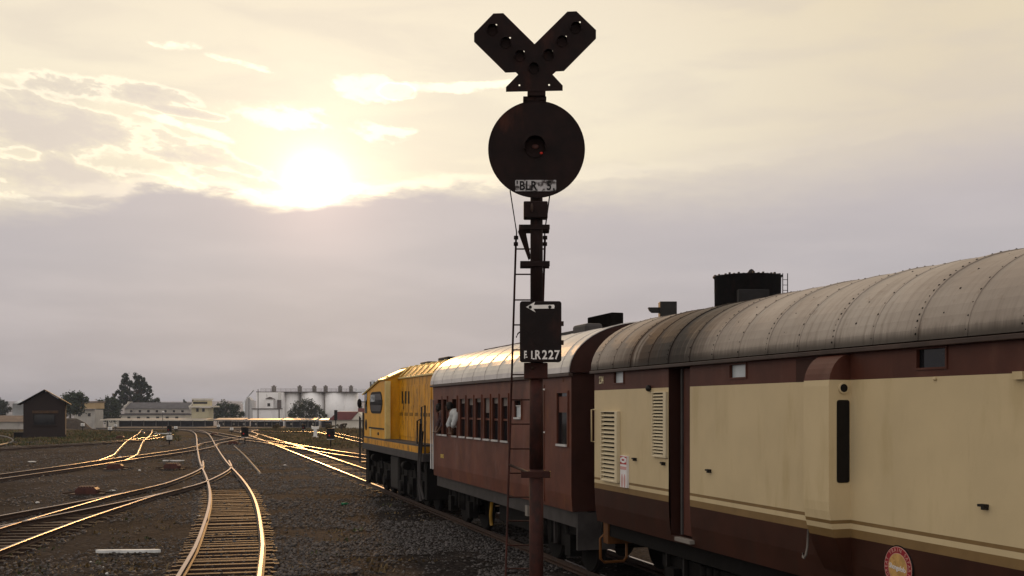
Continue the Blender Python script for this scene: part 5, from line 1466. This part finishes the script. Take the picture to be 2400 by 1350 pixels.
# ------------------------------------------------------------------ trees
def tree(label, px, Y, pybase, lobes, leaf='leaf_dark', n=2600, size=.55, group='trees beyond the yard', seed=1, dens=None):
    """lobes = [(px, py, radius px, depth m)] : clumps of the crown by where they show"""
    f = Far('tree', label, 'tree', px, Y, group); rg = np.random.default_rng(seed)
    k = Y / F
    m = MB(); zt = f.z(min(l[1] for l in lobes)) ; zb = f.z(max(l[1] for l in lobes))
    tr = max(.18, zt * .028)
    m.cyl((0, 0, -.3), (rg.normal(0, .1), 0, max(zb, 1.0)), tr * 1.3, tr * .9, n=10, caps=False)
    for (lx, ly, lr, d) in lobes:
        a = Vector((0, 0, max(zb, 1.0) * .9)); b = Vector((f.x(lx), d, f.z(ly)))
        mid = (a + b) / 2 + Vector((rg.normal(0, .3), rg.normal(0, .3), .2))
        m.cyl(a, mid, tr * .7, tr * .4, n=6, caps=False); m.cyl(mid, b, tr * .4, tr * .12, n=6, caps=False)
    m.build('trunk', 'bark', f.root)
    tot = sum(l[2] ** 2 for l in lobes)
    P = []
    for (lx, ly, lr, d) in lobes:
        c = np.array((f.x(lx), d, f.z(ly))); r = lr * k
        q = max(30, int(n * lr * lr / tot))
        nc = max(5, int(q / 45))                       # twigs of leaves with gaps between them
        cd = rg.normal(size=(nc, 3)); cd /= np.linalg.norm(cd, axis=1)[:, None]
        cc = c + cd * (r * rg.uniform(.25, 1.0, nc) ** .6)[:, None] * np.array((1, .9, .92))
        pick = rg.integers(0, nc, q)
        P.append(cc[pick] + rg.normal(size=(q, 3)) * r * .20)
    P = np.concatenate(P); N = len(P)
    a = rg.normal(size=(N, 3)); a /= np.linalg.norm(a, axis=1)[:, None]
    b = np.cross(a, rg.normal(size=(N, 3))); b /= np.linalg.norm(b, axis=1)[:, None]
    s = (size * rg.uniform(.55, 1.3, N))[:, None]
    V = np.stack([P - a * s * .5, P + b * s * .32, P + a * s * .5, P - b * s * .32], 1).reshape(-1, 3)
    me = bpy.data.meshes.new('crown'); me.from_pydata(V.tolist(), [], [(4 * i, 4 * i + 1, 4 * i + 2, 4 * i + 3) for i in range(N)])
    for q in (leaf, 'leaf_mid' if leaf != 'leaf_mid' else 'leaf_dark'): me.materials.append(MATS[q])
    me.polygons.foreach_set('material_index', (rg.random(N) < .25).astype(int).tolist())
    o = bpy.data.objects.new('crown', me); col.objects.link(o); o.parent = f.root
    return f.root
tree('tall dark eucalyptus with a split bushy crown, the biggest tree behind the station', 312, 450, 995, [(297, 884, 9, 0), (292, 893, 9, 0), (301, 897, 10, 1), (297, 910, 11, 1), (288, 911, 8, -1), (284, 919, 8, 0), (321, 882, 9, 0), (325, 893, 11, 0), (333, 890, 8, 0), (329, 906, 12, 1), (339, 900, 8, 0), (343, 910, 9, 0), (350, 917, 8, -1), (353, 926, 6, 0), (315, 905, 8, 0), (313, 920, 10, 2), (330, 921, 10, 2), (345, 927, 8, 0), (300, 924, 10, -2), (276, 922, 7, 0), (270, 927, 6, 0), (284, 931, 7, 0), (320, 936, 14, 0), (298, 940, 13, 0), (340, 938, 11, 0), (280, 944, 10, 0)], 'leaf_dark', 10500, .75, seed=3)
tree('rounded dark green tree just right of the brick hut', 165, 340, 995, [(150, 938, 17, 0), (172, 930, 16, 0), (184, 934, 14, 0), (195, 938, 11, 0), (160, 955, 22, 0), (185, 955, 18, 0), (140, 960, 18, 0)], 'leaf_mid', 5600, .6, seed=4)
tree('bushy dark tree between the tan house and the big eucalyptus', 252, 400, 995, [(240, 945, 14, 0), (258, 942, 13, 0), (270, 950, 15, 0), (245, 965, 20, 0), (266, 970, 18, 0), (232, 962, 12, 0)], 'leaf_mid', 5600, .65, seed=5)
tree('low light green tree showing over the right of the station roof', 360, 470, 990, [(352, 942, 9, 0), (366, 941, 9, 0), (340, 944, 9, 0)], 'leaf_olive', 1600, .6, seed=6)
tree('tiny dark tree top beside the station chimney', 433, 480, 990, [(433, 940, 5, 0), (434, 945, 5, 0)], 'leaf_mid', 400, .5, seed=7)
tree('wide low green tree right of the cream signal cabin', 530, 430, 1000, [(508, 958, 12, 0), (524, 952, 13, 0), (542, 956, 13, 0), (556, 960, 11, 0), (515, 972, 16, 0), (540, 974, 16, 0), (562, 970, 10, 0)], 'leaf_mid', 5600, .6, seed=8)
tree('round spreading tree in front of the white silos', 718, 385, 1000, [(700, 955, 14, 0), (718, 950, 15, 0), (735, 954, 14, 0), (745, 966, 13, 0), (690, 968, 13, 0), (712, 968, 17, 0), (730, 972, 15, 0), (757, 974, 9, 0), (683, 976, 9, 0)], 'leaf_olive', 6500, .5, seed=9)
tree('small tree between the silos and the locomotive cab', 838, 470, 1000, [(833, 942, 7, 0), (840, 950, 9, 0), (836, 960, 9, 0), (846, 958, 7, 0)], 'leaf_dark', 1300, .55, seed=10)
tree('dark tree mass at the far left edge behind the silver tank', 2, 420, 1000, [(-12, 945, 14, 0), (4, 944, 11, 0), (12, 955, 12, 0), (-4, 962, 16, 0), (62, 962, 10, 3), (70, 940, 12, 6), (60, 950, 8, 6)], 'leaf_dark', 6000, .6, seed=11)
for k, (px, pr, lab) in enumerate(((648, 10, 'dry bush at the platform edge, leftmost of the bushes under the canopies'), (802, 14, 'tall dry bush under the canopy nearest the locomotive'), (772, 12, 'dry bush beside the white marker post'))):
    tree(lab, px, 150, 1008, [(px - pr * .5, 1000, pr * .5, 0), (px + pr * .4, 998, pr * .5, 0), (px, 1003, pr * .6, 0)], 'grass_dry', 700, .16, 'dry bushes by the platform', 20 + k)
x, y, z = -93.0, 226.0, 0.0
m = MB()
hp = [(-14, 0), (-12, .9), (-8, 1.9), (-3, 2.3), (2, 2.25), (6, 1.6), (8.5, .6), (10, 0)]
for q in range(6):
    s0, s1 = q / 6, (q + 1) / 6
    f0, f1 = math.sin(PI * (s0 * .9 + .05)), math.sin(PI * (s1 * .9 + .05))
    for (xa, za), (xb, zb) in zip(hp, hp[1:]):
        m.face([(xa * .36, -3 + 6 * s0, za * f0 * 1.1), (xb * .36, -3 + 6 * s0, zb * f0 * 1.1), (xb * .36, -3 + 6 * s1, zb * f1 * 1.1), (xa * .36, -3 + 6 * s1, za * f1 * 1.1)], 0, True)
o = m.build('earth_mound', 'earth', None, 0, (x, y, gz(y) - .1)); tag(o, 'low dark heap of earth in front of the tan house', 'earth heap')

# ------------------------------------------------------------------ yard furniture
def marker():
    r = empty('point_indicator', (0, 0, 0))
    m = MB(); m.cyl((0, 0, 0), (0, 0, .32), .05, n=10); m.build('stem', 'black_paint', r)
    m = MB(); m.box(-.24, .24, -.13, .13, .30, .42); m.build('lamp_base', 'black_paint', r, .02)
    m = MB(); m.box(-.22, .22, -.12, .12, .42, .80); h = m.build('lamp_body', 'marker_white', r, .06)
    m = MB(); m.cyl((0, -.12, .61), (0, -.135, .61), .12, n=18); m.build('lens', 'pale_grey', h)
    m = MB(); m.box(-.15, .15, -.10, .10, .80, .86); m.build('lamp_cap', 'black_paint', r, .02)
    return r
MK = None
for (px, py, s, lab) in ((258, 1017, 1.0, 'white point lamp on the grass right of the brick hut'), (397, 1043, .95, 'white point lamp standing alone in front of the small red signal'), (412, 1013, .9, 'white point lamp beside the small red signal, left of the curving track'), (179, 1006.5, 1.6, 'white round point lamp by the earth heap, left of a pair'), (194, 1007.5, 1.6, 'white round point lamp by the earth heap, right of a pair'), (271, 1006.3, 1.5, 'white point lamp under the end of the long low canopy'), (512, 1008, 1.2, 'white point lamp in front of the canopy next to the signal cabin'), (543, 1016, .85, 'white point lamp left of the junction, beyond the rusty machine')):
    if MK is None: MK = marker(); o = MK
    else: o = copy_tree(MK)
    o.location = at(px, py); o.scale = (s, s, s); tag(o, lab, 'point lamp', 'white point lamps about the yard')
def dwarf(px, py, lab, proto=None, s=1.0):
    if proto is None:
        r = empty('dwarf_signal', (0, 0, 0))
        m = MB(); m.cyl((0, 0, 0), (0, 0, .62), .045, n=10); m.build('post', 'black_paint', r)
        m = MB(); m.box(-.27, .27, -.14, .14, .60, 1.38); h = m.build('signal_head', 'black_paint', r, .04)
        m = MB(); m.cyl((-.07, -.14, .86), (-.07, -.16, .86), .055, n=14); m.build('red_lens', 'red_glass', h)
        m = MB(); m.cyl((.07, -.14, 1.13), (.07, -.16, 1.13), .075, n=14); m.build('dark_lens', 'dark_glass', h)
        m = MB(); m.box(-.24, .24, -.15, .13, .56, .60); m.build('base_plate', 'pale_grey', r)
    else: r = copy_tree(proto)
    r.location = at(px, py); r.scale = (s, s, s); tag(r, lab, 'signal', 'dwarf signals in the yard'); return r
d0 = dwarf(574, 1042, 'small black dwarf signal with a red lamp at the junction left of the train track')
dwarf(775, 1048, 'small black dwarf signal on a thin stem between the tracks left of the locomotive', d0)
dwarf(397, 1024, 'small black dwarf signal behind the lone white point lamp', d0, .8)
dwarf(712, 1016, 'small dark red dwarf signal beside the white marker post below the canopies', d0, .75)
x, y, z = at(739, 1027); m = MB(); m.box(-.16, .16, -.1, .1, 0, .95); m.prism([(-.32, .85), (.32, .85), (.38, 1.18), (.16, 1.10), (-.16, 1.10), (-.38, 1.18)], 'y', -.12, .12); m.box(-.26, .26, -.16, .16, 0, .18)
o = m.build('marker_post', 'marker_white', None, .02, (x, y, z)); tag(o, 'white painted marker post with a flared top below the platform canopies', 'post')

def point_machine():
    r = empty('point_machine', (0, 0, 0))
    m = MB(); m.prism([(-.34, 0), (.34, 0), (.36, .16), (.26, .24), (-.26, .24), (-.36, .16)], 'y', -.22, .22); m.build('housing', 'machine_red', r, .02)
    m = MB()
    for k in range(6): m.box(-.25 + k * .09, -.20 + k * .09, -.20, .20, .24, .275)
    m.build('cover_rib', 'machine_red', r, .006)
    m = MB(); m.tube([(-.34, -.05, .10), (-.62, -.05, .06), (-.78, -.05, .05)], .03, 6); m.tube([(.34, .05, .10), (.64, .05, .06), (.82, .05, .05)], .03, 6); m.build('throw_rod', 'rail_rust', r)
    m = MB(); m.box(-.55, .55, -.26, .26, -.02, .03); m.build('base_plate', 'rail_rust', r)
    return r
PM = None
for (px, py, a, lab) in ((205, 1160, .1, 'rusty red point machine, largest one, beside the diverging track'), (270, 1101, .15, 'rusty red point machine below the slanting track, left of two alike'), (404, 1100, -.05, 'rusty red point machine below the slanting track, right of two alike'), (547, 1042, 0, 'rusty point machine beside the red dwarf signal at the junction'), (503, 1021, .2, 'distant rusty point machine right of the curving track'), (282, 1029, .1, 'distant rusty point machine at the foot of the short grassy track'), (660, 1013, .1, 'distant rusty point machine between the gleaming far tracks')):
    if PM is None: PM = point_machine(); o = PM
    else: o = copy_tree(PM)
    o.location = at(px, py); o.rotation_euler.z = a; o.location.z += .02; tag(o, lab, 'point machine', 'rusty point machines in the yard')

tp = smooth_path([at(548, 1046), at(570, 1066), at(590, 1088), at(612, 1114)], 1.0)
m = MB(); m.tube([(p.x, p.y, .03) for p in tp], .07, 4); o = m.build('cable_duct', 'pipe_pale', None); tag(o, 'low pale cable duct running along the right of the curving track', 'cable duct')
# small things lying about
x, y, z = at(300, 1292, .04)
m = MB(); m.prism([(-.64, 0), (-.55, -.07), (.1, -.085), (.55, -.06), (.65, -.01), (.58, .05), (-.2, .06), (-.58, .045)], 'z', -.03, .035); o = m.build('board', 'board_white', None, .008, (x, y, z), .05); tag(o, 'pale grey tapered board lying on the cinders at the lower left', 'board')
x, y, z = at(407, 1080, .04); m = MB(); m.box(-.58, .58, -.05, .05, -.02, .04); o = m.build('plank', 'board_white', None, .005, (x, y, z), -.04); tag(o, 'thin pale plank lying in the middle of the yard left of the turnout', 'plank')
x, y, z = at(382, 1017, .04); m = MB(); m.box(-.95, .95, -.08, .08, -.02, .08); o = m.build('plank', 'board_white', None, .005, (x, y, z)); tag(o, 'short white plank lying beside the small signal far down the yard', 'plank')
def lump(px, py, r, m_, name, label, cat, sq=(1, 1, .6)):
    r *= .62
    x, y, z = at(px, py); b = MB(); b.ball((0, 0, r * .4), r, 9, 0, sq)
    b.v = [(p[0] + random.uniform(-.12, .12) * r, p[1] + random.uniform(-.12, .12) * r, p[2] + random.uniform(-.1, .1) * r) for p in b.v]
    o = b.build(name, m_, None, 0, (x, y, z)); tag(o, label, cat)
lump(251, 1346, .055, 'stone_white', 'stone', 'small white stone on the cinders at the bottom left', 'stone')
lump(88, 1180, .10, 'stone_white', 'stone', 'white stone left of the diverging tracks below the big point machine', 'stone')
lump(242, 1330, .03, 'stone_white', 'stone', 'tiny white pebble just above the small white stone at the bottom left', 'stone')
lump(213, 1318, .04, 'stone_white', 'stone', 'tiny pale pebble up and left of the white stone at the bottom', 'stone')
lump(327, 1104, .12, 'stone_white', 'stone', 'pale stone between the two middle point machines', 'stone')
lump(264, 1152, .12, 'stone_white', 'stone', 'pale flat stone right of the largest point machine', 'stone', (1.6, 1, .4))
lump(281, 1073, .16, 'stone_white', 'stone', 'white scrap inside the fork of the short grassy track', 'stone')
lump(75, 1084, .18, 'stone_white', 'stone', 'pale flat scrap on the dirt far left, above the slanting track', 'stone', (2.2, 1, .3))
lump(668, 1092, .12, 'stone_white', 'stone', 'white stone in the cinders between the curving track and the train', 'stone')
lump(466, 1211, .07, 'stone_white', 'stone', 'pale stone beside the curving track left rail', 'stone', (1.6, 1, .5))
x, y, z = at(807, 1184); m = MB(); m.cyl((-.09, 0, .04), (.07, 0, .04), .04, n=12); m.cyl((.07, 0, .04), (.13, 0, .04), .035, .014, n=12); o = m.build('bottle', 'bottle_green', None, 0, (x, y, z), .5); tag(o, 'green bottle lying on the cinders in front of the locomotive', 'bottle')
pp = [at(-40, 1019, .1), at(2, 1022, .1), at(18, 1025, .1), at(28, 1029.5, .1), at(30, 1033.5, .1), at(24, 1037.5, .1), at(5, 1042, .1), at(-30, 1048, .1)]
m = MB(); m.tube(smooth_path(pp, .4), .08, 8); o = m.build('bent_pipe', 'pipe_pale', None); tag(o, 'bent pale pipe curling on the grass at the far left edge', 'pipe')

# ------------------------------------------------------------------ loose ballast and grass
def near_track(x, y, path, d):
    return any((p.x - x) ** 2 + (p.y - y) ** 2 < d * d for p in path)
def ballast():
    T = [np.array([(p.x, p.y) for p in t if p.y < ym]) for t, ym in ((T1, 37.5), (T2, 30.5))]
    N = 150000
    Y = 12 + 90 * rng.random(N) ** 2.0
    X = (rng.random(N) * 1.5 - .5)
    X = np.where(rng.random(N) < .58, rng.uniform(-.30, .10, N), rng.uniform(-.52, .12, N)) * Y
    lim = CX0 - (Y - CY0) * TS / TC + 1.0
    keep = X < lim
    for t in T:
        d = np.min((X[:, None] - t[None, :, 0]) ** 2 + (Y[:, None] - t[None, :, 1]) ** 2, 1)
        keep &= (d > .85) | (rng.random(N) < .12)
    bare = np.array([vnoise(a_, b_, .30, 6) + .5 * vnoise(a_, b_, .9, 8) for a_, b_ in zip(X, Y)])
    keep &= (bare < .22) | (rng.random(N) < .10)
    X, Y = X[keep], Y[keep]; N = len(X)
    base = np.array([(1, 0, 0), (-1, 0, 0), (0, 1, 0), (0, -1, 0), (0, 0, 1), (0, 0, -1), (.6, .6, .5), (-.6, .6, .45), (-.6, -.6, .5), (.6, -.6, .45)], float)
    fc = [(4, 0, 6), (4, 6, 2), (4, 2, 7), (4, 7, 1), (4, 1, 8), (4, 8, 3), (4, 3, 9), (4, 9, 0), (0, 2, 6), (2, 1, 7), (1, 3, 8), (3, 0, 9)]
    nb = len(base)
    r = (.012 + .030 * rng.random(N) ** 2.4) * (1 + .014 * (Y - 14))
    th = rng.uniform(0, 2 * PI, N); jit = rng.uniform(.65, 1.35, (N, nb, 3)); sq = rng.uniform(.5, .9, N)
    V = base[None] * jit * r[:, None, None]; V[:, :, 2] *= sq[:, None]
    c, s = np.cos(th)[:, None], np.sin(th)[:, None]
    x = V[:, :, 0] * c - V[:, :, 1] * s; yv = V[:, :, 0] * s + V[:, :, 1] * c
    V = np.stack([x + X[:, None], yv + Y[:, None], V[:, :, 2] + .012 + r[:, None] * .25], 2).reshape(-1, 3)
    fa = np.array(fc); Fa = (fa[None] + (np.arange(N) * nb)[:, None, None]).reshape(-1, 3)
    me = bpy.data.meshes.new('ballast'); me.vertices.add(len(V)); me.vertices.foreach_set('co', V.ravel()); me.loops.add(Fa.size); me.loops.foreach_set('vertex_index', Fa.ravel().astype(np.int32)); me.polygons.add(len(Fa)); me.polygons.foreach_set('loop_start', np.arange(0, Fa.size, 3, dtype=np.int32)); me.update(calc_edges=True); me.validate(); me.materials.append(MATS['stone_dark'])
    o = bpy.data.objects.new('ballast', me); col.objects.link(o); tag(o, 'loose dark ballast stones strewn over the yard', 'gravel', kind='stuff')
ballast()
def grass():
    pts = []
    def patch(px0, px1, py0, py1, n, tall):
        for _ in range(n):
            px = random.uniform(px0, px1); py = random.uniform(py0, py1); x, y, z = at(px, py)
            if vnoise(x, y, .22, 9) < random.uniform(-.35, .25): continue
            pts.append((x, y, z, tall * random.uniform(.5, 1.3)))
    patch(-30, 420, 1008, 1034, 2600, .22); patch(60, 260, 1028, 1042, 900, .20); patch(-20, 60, 1030, 1044, 300, .2)
    patch(600, 860, 1013, 1034, 1900, .22); patch(640, 850, 1030, 1052, 900, .16); patch(610, 850, 1004, 1014, 1300, .45); patch(560, 660, 1046, 1100, 260, .07); patch(640, 1000, 1110, 1340, 70, .07); patch(0, 420, 1190, 1345, 60, .07); patch(0, 440, 1060, 1110, 120, .08)
    V = []; Fc = []; MI = []
    for (x, y, z, h) in pts:
        dry = random.random() < (.80 if x > -30 else .55)
        for b in range(7):
            a = random.uniform(0, 2 * PI); w = .035 + h * .05; ox, oy = random.gauss(0, .16), random.gauss(0, .16); l = random.uniform(.3, .8) * h
            i = len(V); hh = h * random.uniform(.6, 1.1)
            V += [(x + ox - w * math.cos(a), y + oy - w * math.sin(a), z - .02), (x + ox + w * math.cos(a), y + oy + w * math.sin(a), z - .02), (x + ox + l * math.cos(a + 1.3), y + oy + l * math.sin(a + 1.3), z + hh)]
            Fc.append((i, i + 1, i + 2)); MI.append(1 if dry else 0)
    me = bpy.data.meshes.new('grass'); me.from_pydata(V, [], Fc); me.materials.append(MATS['grass_green']); me.materials.append(MATS['grass_dry']); me.polygons.foreach_set('material_index', MI)
    o = bpy.data.objects.new('grass', me); col.objects.link(o); tag(o, 'weeds and dry grass between the tracks and round the hut', 'grass', kind='stuff')
grass()

# ------------------------------------------------------------------ haze
def haze():
    m = bpy.data.materials.new('haze'); m.use_nodes = True; t = NT(m.node_tree); t.n.clear()
    v = t.node('ShaderNodeVolumePrincipled'); v.inputs['Color'].default_value = (0.70, 0.77, 0.94, 1); v.inputs['Density'].default_value = 0.00016; v.inputs['Anisotropy'].default_value = 0.0
    o_ = t.node('ShaderNodeOutputMaterial'); t.l.new(v.outputs[0], o_.inputs['Volume'])
    b = MB(); b.box(-4800, 4800, -80, 5700, -26, 48)
    me = bpy.data.meshes.new('haze'); me.from_pydata(b.v, [], b.f); me.materials.append(m)
    o = bpy.data.objects.new('haze', me); col.objects.link(o); tag(o, 'thin evening haze over the yard and hills', 'haze', kind='stuff')
haze()
